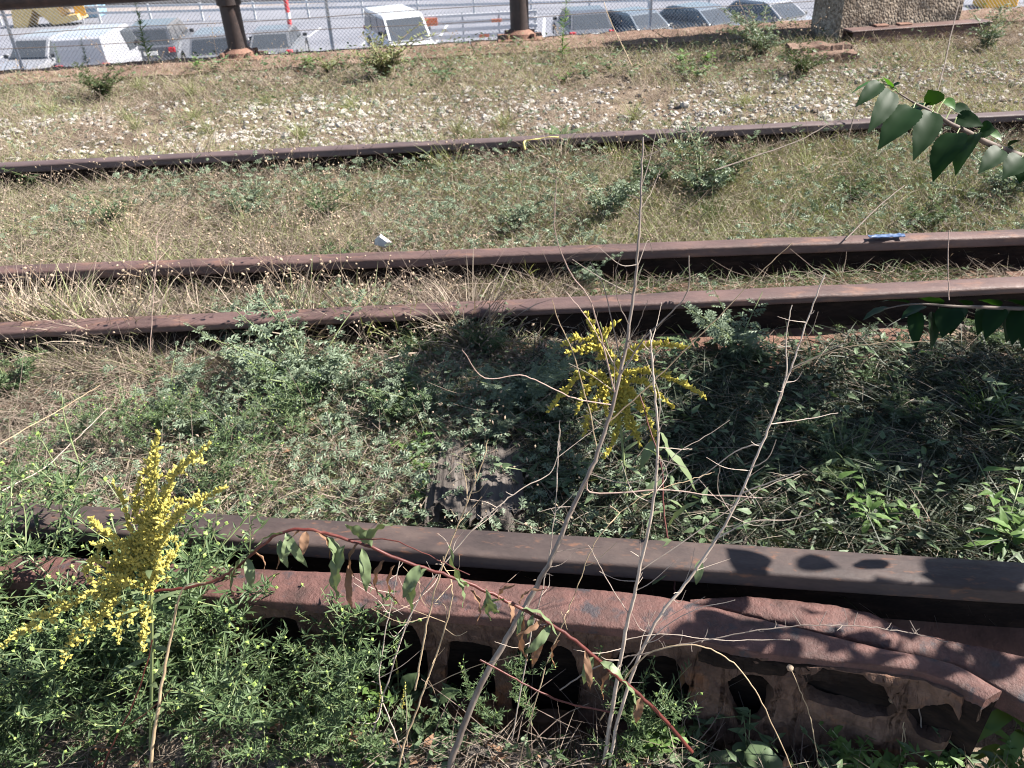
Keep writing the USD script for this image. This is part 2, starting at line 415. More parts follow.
bark_tan = surf_mat('stalk_tan', [(0.3, (0.24, 0.17, 0.105)), (0.6, (0.37, 0.28, 0.18))], scale=30, bump=0.4, bump_scale=150, bump_dist=0.001)
bark_dark = surf_mat('twig_dark', [(0.3, (0.06, 0.045, 0.038)), (0.6, (0.12, 0.09, 0.075))], scale=30, bump=0.4, bump_scale=150, bump_dist=0.001)
bark_pink = surf_mat('stalk_pinkish', [(0.3, (0.20, 0.135, 0.115)), (0.6, (0.31, 0.225, 0.19))], scale=30, bump=0.4, bump_scale=150, bump_dist=0.001)
stem_red = surf_mat('stem_red', [(0.3, (0.04, 0.009, 0.008)), (0.55, (0.085, 0.018, 0.014)), (0.75, (0.13, 0.055, 0.038))], scale=14, bump=0.3, bump_scale=120, bump_dist=0.001, rough=(0.4, 0.6))
stem_green = plain('stem_green', (0.14, 0.17, 0.07), 0.6)
stem_brown = plain('stem_brown', (0.16, 0.11, 0.075), 0.8)
seed_fluff = plant_mat('seed_head', [(0.40, 0.31, 0.23), (0.54, 0.45, 0.36), (0.62, 0.54, 0.45)], trans=0.3, rough=0.9, tr_tint=(1, 0.9, 0.8))
twig_mat = plant_mat('twig_litter', [(0.14, 0.105, 0.085), (0.26, 0.205, 0.17), (0.40, 0.335, 0.28), (0.18, 0.13, 0.10)], trans=0.0, rough=0.85)
wood_grey = surf_mat('wood_weathered', [(0.25, (0.03, 0.025, 0.023)), (0.5, (0.085, 0.073, 0.066)), (0.75, (0.15, 0.13, 0.12))], scale=10, bump=1.0, bump_scale=45, bump_dist=0.008, stretch=(3.0, 0.2, 3.0), rough=(0.85, 0.95), spec=0.15)

# ------------------------------------------------------------------ ground
RAIL_Z = 0.17


def rail_line(pts):
    """straight line through pixels of a rail's far top edge"""
    P = np.array([at_z(x, y, RAIL_Z) for x, y in pts])
    k, c = np.polyfit(P[:, 0], P[:, 1], 1)
    return k, c


L_NEAR = rail_line([(0, 500), (400, 520), (700, 541), (1024, 561)])
L_MID1 = rail_line([(0, 264), (400, 250), (700, 241), (1024, 227)])
L_MID2 = rail_line([(0, 319), (450, 300), (700, 288), (1024, 273)])
L_FAR = rail_line([(0, 161), (430, 141), (850, 119), (1024, 109)])


def line_y(l, x, off=0.0):
    return l[0] * x + l[1] + off


EDGE_K, EDGE_C = np.polyfit(*np.array([at_z(x, y, 0.06)[:2] for x, y in ((100, 64), (240, 57), (350, 47), (520, 38), (700, 27))]).T, 1)


def edge_y(x):
    return EDGE_K * x + EDGE_C


def ground_z(x, y):
    p = np.stack([x, y, 0 * x], -1)
    z = (meshkit.fbm(p * 2.2, 3, 3) - 0.5) * 0.07 + (meshkit.fbm(p * 12, 3, 5) - 0.5) * 0.03
    z = z - 0.02
    dn = y - (L_NEAR[0] * x + L_NEAR[1])
    fore = np.clip((-dn - 0.28) / 0.2, 0, 1)
    behind = np.clip((dn - 0.03) / 0.12, 0, 1)
    gap = np.clip((dn + 0.36) / 0.06, 0, 1) * np.clip((0.0 - dn) / 0.03, 0, 1)
    z = z - 0.20 * gap * (1 - 0.4 * fore)
    z = z - 0.125 * fore + 0.03 * behind            # ground is lower before the casting, silted up behind the near rail
    far = np.clip((y - 5.6) / 0.8, 0, 1)
    z = z * (1 - 0.6 * far) + 0.03 * far
    return z


gx, gy = np.meshgrid(np.arange(-7, 7.01, 0.04), np.linspace(-1.5, 1.0, 250), indexing='ij')
ys = np.linspace(0, 1, 210)
gy = -1.5 + (edge_y(gx) - 0.35 + 1.5) * ys[None, :][:, np.r_[0:210]] if False else None
gx = np.repeat(np.arange(-7, 7.01, 0.04)[:, None], 200, 1)
gy = -1.5 + (edge_y(gx) - 0.30 + 1.5) * np.linspace(0, 1, 200)[None]
gz = ground_z(gx, gy)
V = np.stack([gx, gy, gz], -1).reshape(-1, 3)
i, j = np.meshgrid(np.arange(gx.shape[0] - 1), np.arange(199), indexing='ij')
a = (i * 200 + j).ravel()
top('ground', (V, np.stack([a, a + 200, a + 201, a + 1], 1)), soil, kind='structure', smooth=True)

# coping of the viaduct edge, in blocks along the edge, plus the wall below and the lot
edge_ang = math.atan(EDGE_K)
ca, sa = math.cos(edge_ang), math.sin(edge_ang)
cop = thing('coping', loc=(0, EDGE_C, 0), rz=edge_ang, kind='structure')
xs = -7.2
while xs < 7.2:
    w = 1.55 + 0.3 * rng.random()
    b = trimesh.creation.box([w - 0.012, 0.62, 0.5])
    b = b.subdivide_to_size(0.09)
    v = np.array(b.vertices)
    v += (meshkit.fbm(v * 9 + xs * 3, 3, 2)[:, None] - 0.5) * np.array([0.01, 0.03, 0.035])
    v += np.array([xs + w / 2, -0.31, -0.19])
    part(cop, 'block', (v, b.faces), coping_mat, smooth=40)
    xs += w
wall = MB().box((-60, 0.0, -5.2), (60, 0.5, -0.46)).out()
wt = thing('viaduct_wall', loc=(0, EDGE_C - 0.45, 0), rz=edge_ang, kind='structure')
part(wt, 'wall_face', wall, concrete_wall)
dk = MB().box((-60, -9, -0.75), (60, -0.35, -0.30)).out()
dt = thing('viaduct_deck', loc=(0, EDGE_C, 0), rz=edge_ang, kind='structure')
part(dt, 'deck_slab', dk, concrete_wall)

LOT_Z = -5.2
top('parking_lot', MB().add([[-400, 7.6, LOT_Z], [400, 7.6, LOT_Z], [400, 66, LOT_Z], [-400, 40, LOT_Z]], [[0, 1, 2, 3]]).out(), asphalt, kind='structure')
top('street_ground', MB().add([[-1500, -200, LOT_Z - 0.02], [1500, -200, LOT_Z - 0.02], [1500, 2500, LOT_Z - 0.02], [-1500, 2500, LOT_Z - 0.02]], [[0, 1, 2, 3]]).out(), dirt_lot, kind='structure')


# ------------------------------------------------------------------ rails
def sweep(prof, L, step=0.05, amp=0.0, seed=0, freq=18.0):
    prof = np.asarray(prof, float)
    n = int(L / step) + 1
    x = np.linspace(0, L, n)
    V = np.stack([np.repeat(x[:, None], len(prof), 1), np.repeat(prof[None, :, 0], n, 0), np.repeat(prof[None, :, 1], n, 0)], -1)
    if amp:
        V[..., 1:] += (np.stack([meshkit.fbm(V * [freq * .4, freq, freq] + 11, 3, seed), meshkit.fbm(V * [freq * .4, freq, freq], 3, seed + 9)], -1) - 0.5) * amp
    m = len(prof)
    i, j = np.meshgrid(np.arange(n - 1), np.arange(m), indexing='ij')
    a, b = (i * m + j).ravel(), (i * m + (j + 1) % m).ravel()
    f = np.stack([a, a + m, b + m, b], 1)
    f = np.vstack([f[:, [0, 1, 2]], f[:, [0, 2, 3]]])
    f = f[:, ::-1]
    caps = []
    for k in range(1, m - 1):
        caps += [[0, k + 1, k], [(n - 1) * m, (n - 1) * m + k, (n - 1) * m + k + 1]]
    return V.reshape(-1, 3), np.vstack([f, np.array(caps)[:, ::-1]])


def round_poly(pts, r, n=3):
    p = Polygon(pts).buffer(-r).buffer(r, quad_segs=n)
    q = np.array(p.exterior.coords)[:-1]
    return q if p.exterior.is_ccw else q[::-1]


def head_prof(w=0.07, h=0.042, z=0.17):
    crown = 0.0035
    p = round_poly([(-w / 2, z - h), (w / 2, z - h), (w / 2, z - crown), (w * .22, z), (-w * .22, z), (-w / 2, z - crown)], 0.009)
    return p


def rail(name, label, l, x0, x1, mat_, w=0.07, h=0.042, group=None, ztop=RAIL_Z, amp=0.0048, dz=0.0):
    y0, y1 = line_y(l, x0) - w / 2, line_y(l, x1) - w / 2
    L = math.hypot(x1 - x0, y1 - y0)
    o = thing(name, label, 'rail', (x0, y0, 0), math.atan2(y1 - y0, x1 - x0), group=group)
    part(o, 'rail_head', sweep(head_prof(w, h, ztop), L, 0.03, amp, 3), mat_, smooth=50)
    part(o, 'rail_web', sweep([(-0.008, 0.024), (0.008, 0.024), (0.008, ztop - h + 0.004), (-0.008, ztop - h + 0.004)], L, 0.2), rust_dark)
    part(o, 'rail_foot', sweep([(-0.066, 0.006), (0.066, 0.006), (0.066, 0.014), (0.012, 0.03), (-0.012, 0.03), (-0.066, 0.014)], L, 0.06, 0.004, 8), rust_plate, smooth=40)
    return o, L


near, LN = rail('rail', 'thick dark brown running rail nearest the camera, above the cast iron bar', L_NEAR, -4.5, 5.0, rust_near, w=0.080, h=0.044)
# rolled line along the lower head side
mid1, _ = rail('rail', 'reddish brown middle rail with a blue scrap on it', L_MID1, -6.5, 6.5, rust_mid, w=0.068)
mid2, _ = rail('rail', 'flat topped rusty guard rail just in front of the reddish middle rail', L_MID2, -6.5, 6.5, rust_mid, w=0.078, h=0.030, ztop=0.165)
far, LF = rail('rail', 'purplish brown far rail below the white gravel, partly hidden by grass', L_FAR, -6.5, 6.5, rust_far, w=0.072)
# joint bar with bolts on the far rail
jx = np.array([at_z(478, 156, 0.1)[0], at_z(506, 156, 0.1)[0]])
lx = (jx + 6.5) * math.hypot(1, L_FAR[0])
jb = sweep([(-0.034, 0.035), (-0.022, 0.035), (-0.022, 0.125), (-0.034, 0.118)], 0.62, 0.1)
part(far, 'joint_bar', (jb[0] + [lx.mean() - 0.31, 0, 0], jb[1]), rust_crust)
for q in (-0.22, lx[0] - lx.mean(), lx[1] - lx.mean(), 0.22):
    c = trimesh.creation.cylinder(0.020, 0.03, sections=6); c.apply_transform(trimesh.transformations.rotation_matrix(math.pi / 2, [1, 0, 0]))
    c.apply_translation([lx.mean() + q, -0.045, 0.08])
    part(far, 'bolt', (c.vertices, c.faces), rust_plate)
# tie plates and spikes under the middle rails
for o, l in ((mid1, L_MID1), (mid2, L_MID2)):
    for k in range(21):
        x = 0.35 + k * 0.62
        t = MB().box((x - 0.09, -0.13, 0.0), (x + 0.09, 0.13, 0.034), 0.004).out()
        part(o, 'tie_plate', t, rust_plate)
        for s in (-1, 1):
            sp = MB().box((x - 0.05 * s - 0.012, s * 0.078 - 0.012, 0.02), (x - 0.05 * s + 0.012, s * 0.078 + 0.012, 0.056), 0.004)
            part(o, 'spike', sp.out(), rust_crust)

# wide rusty trough plate under the guard rail
pl = thing('steel_trough_plate', 'rust red steel plate lying under the two middle rails, strewn with dirt', 'steel plate', (0, 0, 0))
k = 0
x = -6.0
while x < 6.0:
    w = 1.1 + 0.7 * rng.random()
    ya, yb = line_y(L_MID2, x + w / 2) - 0.27 - 0.05 * rng.random(), line_y(L_MID1, x + w / 2) + 0.03
    g = trimesh.creation.box([w - 0.02, yb - ya, 0.02]).subdivide_to_size(0.08)
    v = np.array(g.vertices) + [x + w / 2, (ya + yb) / 2, 0.014]
    v[:, 2] += (meshkit.fbm(v * 7, 3, 4) - 0.5) * 0.035
    v[:, 1] += (meshkit.fbm(v * 11 + 5, 2, 4) - 0.5) * 0.05
    part(pl, 'plate', (v, g.faces), rust_plate, smooth=40)
    x += w

# ------------------------------------------------------------------ cast iron bar with openings
FAR_E = [(-160, 545), (0, 552), (140, 560), (270, 568), (400, 573), (560, 585), (640, 592), (700, 602), (760, 617), (820, 632), (880, 647), (950, 662), (1003, 690)]
NEAR_E = [(-170, 570), (0, 580), (135, 590), (262, 600), (400, 611), (555, 622), (635, 630), (700, 640), (750, 651), (825, 660), (885, 666), (935, 676), (985, 701)]
ZB = 0.15
fe = np.array([at_z(x, y, ZB) for x, y in FAR_E]); ne = np.array([at_z(x, y, ZB - 0.006) for x, y in NEAR_E])
cast_base = np.array([*ne.mean(0)[:2], 0])
cast = thing('cast_iron_bar', 'broad pinkish cast iron bar with holes in its side, before the near rail', 'rail casting', cast_base)


def bar_strip(fe, ne, th, n=8, r=0.008, amp=0.006):
    f_, n_ = spline(fe, n), spline(ne, n)
    up = np.array([0, 0, 1.0])
    rows = []
    prof = [(0, -th), (0, -r), (0.05, -0.001), (0.2, 0.002), (0.4, 0.003), (0.6, 0.003), (0.78, 0.002), (0.9, 0.001), (0.97, -0.0005), (0.993, -0.003), (1.0, -0.007), (0.999, -0.5 * th - 0.004), (0.99, -th)]
    for u, z in prof:
        rows.append(f_ * (1 - u) + n_ * u + up * z)
    G = np.stack(rows, 1)
    G = G + (np.stack([meshkit.fbm(G * 45, 4, k) for k in (1, 2, 3)], -1) - 0.5) * amp
    m = len(prof); L = len(f_)
    i, j = np.meshgrid(np.arange(L - 1), np.arange(m), indexing='ij')
    a, b = (i * m + j).ravel(), (i * m + (j + 1) % m).ravel()
    f = np.stack([a, b, b + m, a + m], 1)
    f = np.vstack([f[:, [0, 1, 2]], f[:, [0, 2, 3]]])
    caps = []
    for k in range(1, m - 1):
        caps += [[0, k, k + 1], [(L - 1) * m, (L - 1) * m + k + 1, (L - 1) * m + k]]
    return G.reshape(-1, 3), np.vstack([f, caps])[:, ::-1]


v, f = bar_strip(fe, ne, 0.026, n=22, amp=0.0035)
part(cast, 'top_flange', (v - cast_base, f), rust_pink, smooth=45)
# crusty underside lip along the right part
sel = [k for k in range(len(NEAR_E)) if NEAR_E[k][0] >= 690]
lf = np.array([ne[k] * 0.82 + fe[k] * 0.18 for k in sel]) + [0, 0, -0.020]
ln = np.array([ne[k] * 1.03 - fe[k] * 0.03 for k in sel]) + [0, 0.0, -0.020]
v, f = bar_strip(lf, ln, 0.036, n=34, amp=0.014)
part(cast, 'flaking_lip', (v - cast_base, f), rust_dark)
# web: the vertical side, pierced by openings; s runs along the near edge
wline = np.array([ne[k] * 0.78 + fe[k] * 0.22 for k in range(len(ne))])
wl = spline(wline, 6)[:, :2]
ws = np.r_[0, np.cumsum(np.linalg.norm(np.diff(wl, axis=0), axis=1))]


def on_web(px, py):
    """pixel -> (s, z) on the web"""
    d = ray(px, py)
    best = None
    for k in range(len(wl) - 1):
        A, e = wl[k], wl[k + 1] - wl[k]
        M = np.array([[d[0], -e[0]], [d[1], -e[1]]])
        t, u = np.linalg.solve(M, A - C_[:2])
        if -0.001 <= u <= 1.001 or best is None:
            best = (ws[k] + u * (ws[k + 1] - ws[k]), C_[2] + d[2] * t)
            if -0.001 <= u <= 1.001:
                return best
    return best


ZW0, ZW1 = -0.22, ZB - 0.022
web = sbox(0, ZW0, ws[-1] - 0.03, ZW1)
HOLES = [
    [(-120, 600), (-70, 600), (-60, 650), (-125, 650)],
    [(-30, 598), (20, 602), (32, 660), (-38, 660)],
    [(62, 606), (112, 612), (118, 668), (55, 668)],
    [(150, 612), (205, 616), (215, 672), (140, 672)],
    [(246, 640), (252, 618), (275, 609), (298, 614), (308, 640), (306, 672), (245, 672)],
    [(346, 650), (352, 628), (378, 618), (412, 622), (428, 645), (430, 690), (344, 690)],
    [(446, 660), (452, 634), (470, 630), (492, 640), (498, 700), (445, 700)],
    [(512, 668), (518, 642), (545, 636), (572, 644), (582, 672), (578, 716), (512, 716)],
    [(612, 660), (620, 645), (650, 646), (676, 652), (690, 680), (684, 730), (616, 726)],
    [(726, 680), (735, 669), (764, 670), (772, 680), (765, 710), (752, 720), (739, 718), (730, 702)],
    [(802, 684), (808, 668), (830, 662), (862, 668), (884, 680), (896, 702), (888, 712), (860, 708), (830, 701), (808, 694)],
    [(905, 706), (925, 695), (955, 700), (985, 716), (992, 735), (955, 738), (918, 730)],
]
for hl in HOLES:
    hp = Polygon([on_web(*q) for q in hl])
    if not hp.is_valid:
        hp = hp.buffer(0)
    hp = hp.buffer(-0.006).buffer(0.012, quad_segs=4).buffer(-0.006)
    web = web.difference(hp)
# ragged lower edge
mbw = MB()
TH = 0.030
for k in range(len(wl) - 1):
    cell = web.intersection(sbox(ws[k], -1, ws[k + 1], 1))
    for g in getattr(cell, 'geoms', [cell]):
        if g.is_empty or g.geom_type != 'Polygon' or g.area < 1e-7:
            continue
        e = trimesh.creation.extrude_polygon(g, TH, engine='earcut')
        ev, ef = trimesh.remesh.subdivide_to_size(e.vertices, e.faces, 0.02, max_iter=8)
        e = np.array(ev)
        T = unit(wl[k + 1] - wl[k]); N = np.array([T[1], -T[0]])
        P = wl[k] + (e[:, 0:1] - ws[k]) * T + (e[:, 2:3] - TH / 2) * N
        P = np.column_stack([P, e[:, 1]])
        P += (np.stack([meshkit.fbm(P * 26, 4, q) for q in (4, 5, 6)], -1) - 0.5) * np.array([0.012, 0.034, 0.016])
        mbw.add(P, ef)
rust_web = surf_mat('rust_pierced_web', [(0.25, (0.035, 0.021, 0.017)), (0.5, (0.10, 0.06, 0.045)), (0.75, (0.19, 0.115, 0.08))], scale=16, detail=10, bump=0.9, bump_scale=70, bump_dist=0.006,
                    spots=((0.23, 0.10, 0.045), 9, 0.60, 0.74), rough=(0.8, 0.95), spec=0.2)
part(cast, 'pierced_web', mbw.out(cast_base), rust_web)
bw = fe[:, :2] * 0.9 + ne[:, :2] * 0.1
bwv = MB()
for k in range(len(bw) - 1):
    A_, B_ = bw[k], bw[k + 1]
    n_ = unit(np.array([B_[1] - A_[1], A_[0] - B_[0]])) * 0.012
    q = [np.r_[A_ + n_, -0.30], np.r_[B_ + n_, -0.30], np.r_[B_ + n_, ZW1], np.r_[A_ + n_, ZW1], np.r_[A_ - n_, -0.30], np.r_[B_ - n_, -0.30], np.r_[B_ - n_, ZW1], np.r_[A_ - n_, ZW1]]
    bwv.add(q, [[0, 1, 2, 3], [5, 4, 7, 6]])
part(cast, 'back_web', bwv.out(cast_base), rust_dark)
# second bar that joins from behind, with sloping right end
UP = [(690, 599), (740, 596), (800, 600), (862, 609), (884, 618), (905, 628), (960, 641), (1024, 654), (1120, 672)]
LO = [(690, 604), (740, 612), (800, 627), (862, 640), (884, 646), (905, 652), (956, 664), (1010, 694), (1110, 750)]
ZP = [0.130, 0.130, 0.130, 0.129, 0.125, 0.12, 0.115, 0.105, 0.085]
ZQ = [0.125, 0.128, 0.128, 0.127, 0.124, 0.118, 0.105, 0.085, 0.05]
fu = np.array([at_z(x, y, z) for (x, y), z in zip(UP, ZP)]); nl = np.array([at_z(x, y, z) for (x, y), z in zip(LO, ZQ)])
v, f = bar_strip(fu, nl, 0.05, n=18, amp=0.007)
part(cast, 'wing_plate', (v - cast_base, f), rust_pink, smooth=45)
# weathered sleeper stumps behind the near rail
for px, py, w, lab in ((450, 486, 0.11, 'grey weathered wooden sleeper stump behind the near rail, left of its pair'), (497, 488, 0.13, 'grey weathered wooden sleeper stump behind the near rail, right of its pair')):
    p = at_z(px, py, 0.05)
    g = trimesh.creation.box([w, 0.30, 0.14]).subdivide_to_size(0.012)
    v = np.array(g.vertices)
    v[:, 2] += (meshkit.fbm(v * [90, 5, 20] + px, 3, 2) - 0.5) * 0.022 - 0.25 * np.abs(v[:, 0]) * (np.abs(v[:, 0]) > w * .3) - 0.08 * (v[:, 1] + .2)
    v[:, 1] += (meshkit.fbm(v * [40, 1, 30] + px, 3, 7) - 0.5) * 0.12
    o = top('sleeper_stump', (v + p + [0, 0.02, -0.03], g.faces), wood_grey, lab, 'sleeper', group='sleeper stumps behind the near rail', smooth=30)

# ------------------------------------------------------------------ posts, pipe, fence, pillar
def post(px, py, lab, mat_):
    b = at_z(px, py, 0.06)
    o = thing('railing_post', lab, 'post', b, group='thick railing posts along the viaduct edge')
    r = 0.082
    sh = MB().tube([[0, 0, 0.05], [0, 0, 0.3], [0, 0, 1.05]], [r, r, r], 20)
    part(o, 'shaft', sh.out(), mat_, smooth=40)
    part(o, 'collar', MB().tube([[0, 0, 0.40], [0, 0, 0.41], [0, 0, 0.49], [0, 0, 0.50]], [r + .004, r + .018, r + .018, r + .004], 20).out(), mat_, smooth=40)
    part(o, 'base_plate', MB().box((-0.20, -0.18, -0.03), (0.20, 0.18, 0.012), 0.006).out(), rust_plate)
    part(o, 'base_flange', MB().tube([[0, 0, 0.01], [0, 0, 0.045], [0, 0, 0.075]], [0.135, 0.13, 0.088], 16).out(), rust_plate, smooth=30)
    for k in range(4):
        an = math.pi / 4 + k * math.pi / 2
        part(o, 'bolt', MB().tube([[0.16 * math.cos(an), 0.15 * math.sin(an), 0.0], [0.16 * math.cos(an), 0.15 * math.sin(an), 0.05]], 0.022, 6).out(), rust_plate)
    return b


pb1 = post(240, 57, 'dark brown iron railing post, left one, leaning out beside the parked grey cars', paint_black)
pb2 = post(520, 38, 'dark brown iron railing post, middle one, beside the orange and white barrier', paint_black)
z_pipe = np.mean([at_y(0, 11, pb1[1] - 0.2)[2], at_y(140, 0, pb1[1])[2]]) + 0.085
dirp = unit(pb2 - pb1)
pipe = MB()
A, B = pb1 - dirp * 5.5, pb2 + dirp * 2.55
A[2] = B[2] = z_pipe
pipe.tube([A, (A + B) / 2, B], 0.085, 18)
top('railing_pipe', pipe.out(), paint_black, 'thick black pipe rail running between the railing posts at the top edge', 'pipe rail', smooth=40)
A2, B2 = A + [0, 0, 0.62], B + [0, 0, 0.62]

# chain link fence just beyond the posts
wire = plain('galvanised_wire', (0.45, 0.46, 0.49), 0.55, 0.3)
fence_y = 0.28
fo = thing('chain_link_fence', 'pale galvanised chain link fence standing beyond the railing posts', 'fence', (0, EDGE_C + fence_y, 0), edge_ang)
mbx = MB()
z0, z1, sp = -0.25, 1.25, 0.034
for k in np.arange(-7.5, 4.3, sp):
    for sg in (1, -1):
        xa = k if sg > 0 else k + (z1 - z0)
        mbx.tube([[xa, 0.003 * sg, z0], [xa + sg * (z1 - z0), 0.003 * sg, z1]], 0.0013, 3, cap=False)
part(fo, 'wire_mesh', mbx.out(), wire, kind='stuff')
for px, py in ((40, 62), (334, 48), (655, 28)):
    p = at_y(px, py, EDGE_C + fence_y + EDGE_K * 0)
    lx_ = p[0] * ca
    part(fo, 'fence_post', MB().tube([[lx_, 0.03, -0.4], [lx_, 0.03, 1.35]], 0.016, 10).out(), wire, smooth=40)
for z in (0.18, 0.29):
    n_ = 40
    xs_ = np.linspace(-7.5, 4.3, n_)
    part(fo, 'tension_wire', MB().tube(np.stack([xs_, np.full(n_, -0.008), z + 0.008 * np.sin(xs_ * 2.1 + z * 30)], 1), 0.003, 5).out(), bark_dark)

# aggregate pillar
pA = at_z(838, 41, 0.05)
pil_rz = math.radians(12)
po = thing('concrete_pillar', 'pebbly exposed aggregate concrete pillar at the viaduct edge with dark shaded left face', 'pillar', pA, pil_rz)
wp = 1.10
g = trimesh.creation.box([wp, 0.42, 1.9]).subdivide_to_size(0.05)
v = np.array(g.vertices) + [wp / 2, 0.21, 0.75]
v += (np.stack([meshkit.fbm(v * 6, 2, q) for q in (1, 2, 3)], -1) - 0.5) * 0.02
part(po, 'shaft', (v, g.faces), concrete_agg)
part(po, 'footing', MB().box((-0.06, -0.04, -0.3), (wp + 0.06, 0.46, -0.01), 0.02).out(), coping_mat)
# hollow rusty beam at its foot
bA, bB = at_z(850, 43, 0.06), at_z(990, 33, 0.06)
bl = np.linalg.norm(bB - bA)
bo = thing('steel_channel', 'rusty brown steel channel lying at the foot of the pebbly pillar', 'steel beam', bA, math.atan2(bB[1] - bA[1], bB[0] - bA[0]))
part(bo, 'top_leg', MB().box((0, 0.0, 0.075), (bl, 0.15, 0.087), 0.003).out(), rust_mid)
part(bo, 'front_leg', MB().box((0.02, 0.004, -0.02), (bl - 0.01, 0.018, 0.073), 0.003).out(), rust_mid)
part(bo, 'back_leg', MB().box((0.0, 0.134, -0.02), (bl, 0.146, 0.073), 0.003).out(), rust_mid)
for px in (905, 935):
    q = at_z(px, 36, 0.13); t_ = (q - bA) @ unit(bB - bA)
    part(bo, 'flake', MB().box((t_ - 0.06, 0.08, 0.088), (t_ + 0.05, 0.15, 0.096 + 0.006 * rng.random()), 0.003).out(), rust_plate)
# broken coping lump left of the pillar
lp = at_z(822, 56, 0.06)
g = trimesh.creation.box([0.44, 0.3, 0.26]).subdivide_to_size(0.03)
v = np.array(g.vertices); v += (np.stack([meshkit.fbm(v * 9, 3, q) for q in (1, 2, 3)], -1) - 0.5) * 0.07
v[:, 2] += 0.03 - 0.12 * (v[:, 1] < 0) * 0.3
top('concrete_lump', (v + lp + [0, 0.02, -0.10], g.faces), coping_mat, 'broken block of pebbly concrete lying left of the pillar', 'concrete block', smooth=30)

# ------------------------------------------------------------------ the lot below: vehicles and street things
glass_dark = plain('car_glass', (0.05, 0.056, 0.065), 0.15, 0.0, 0.6, var=0.05)
tyre_m = plain('tyre', (0.02, 0.02, 0.02), 0.9)
rim_m = plain('wheel_rim', (0.45, 0.45, 0.47), 0.35, 0.7)
red_lens = plain('tail_lens', (0.55, 0.02, 0.03), 0.25)
lamp_lens = plain('head_lens', (0.75, 0.75, 0.75), 0.15)
plate_m = plain('licence_plate', (0.75, 0.74, 0.70), 0.4)
trim_m = plain('black_trim', (0.03, 0.03, 0.032), 0.6)


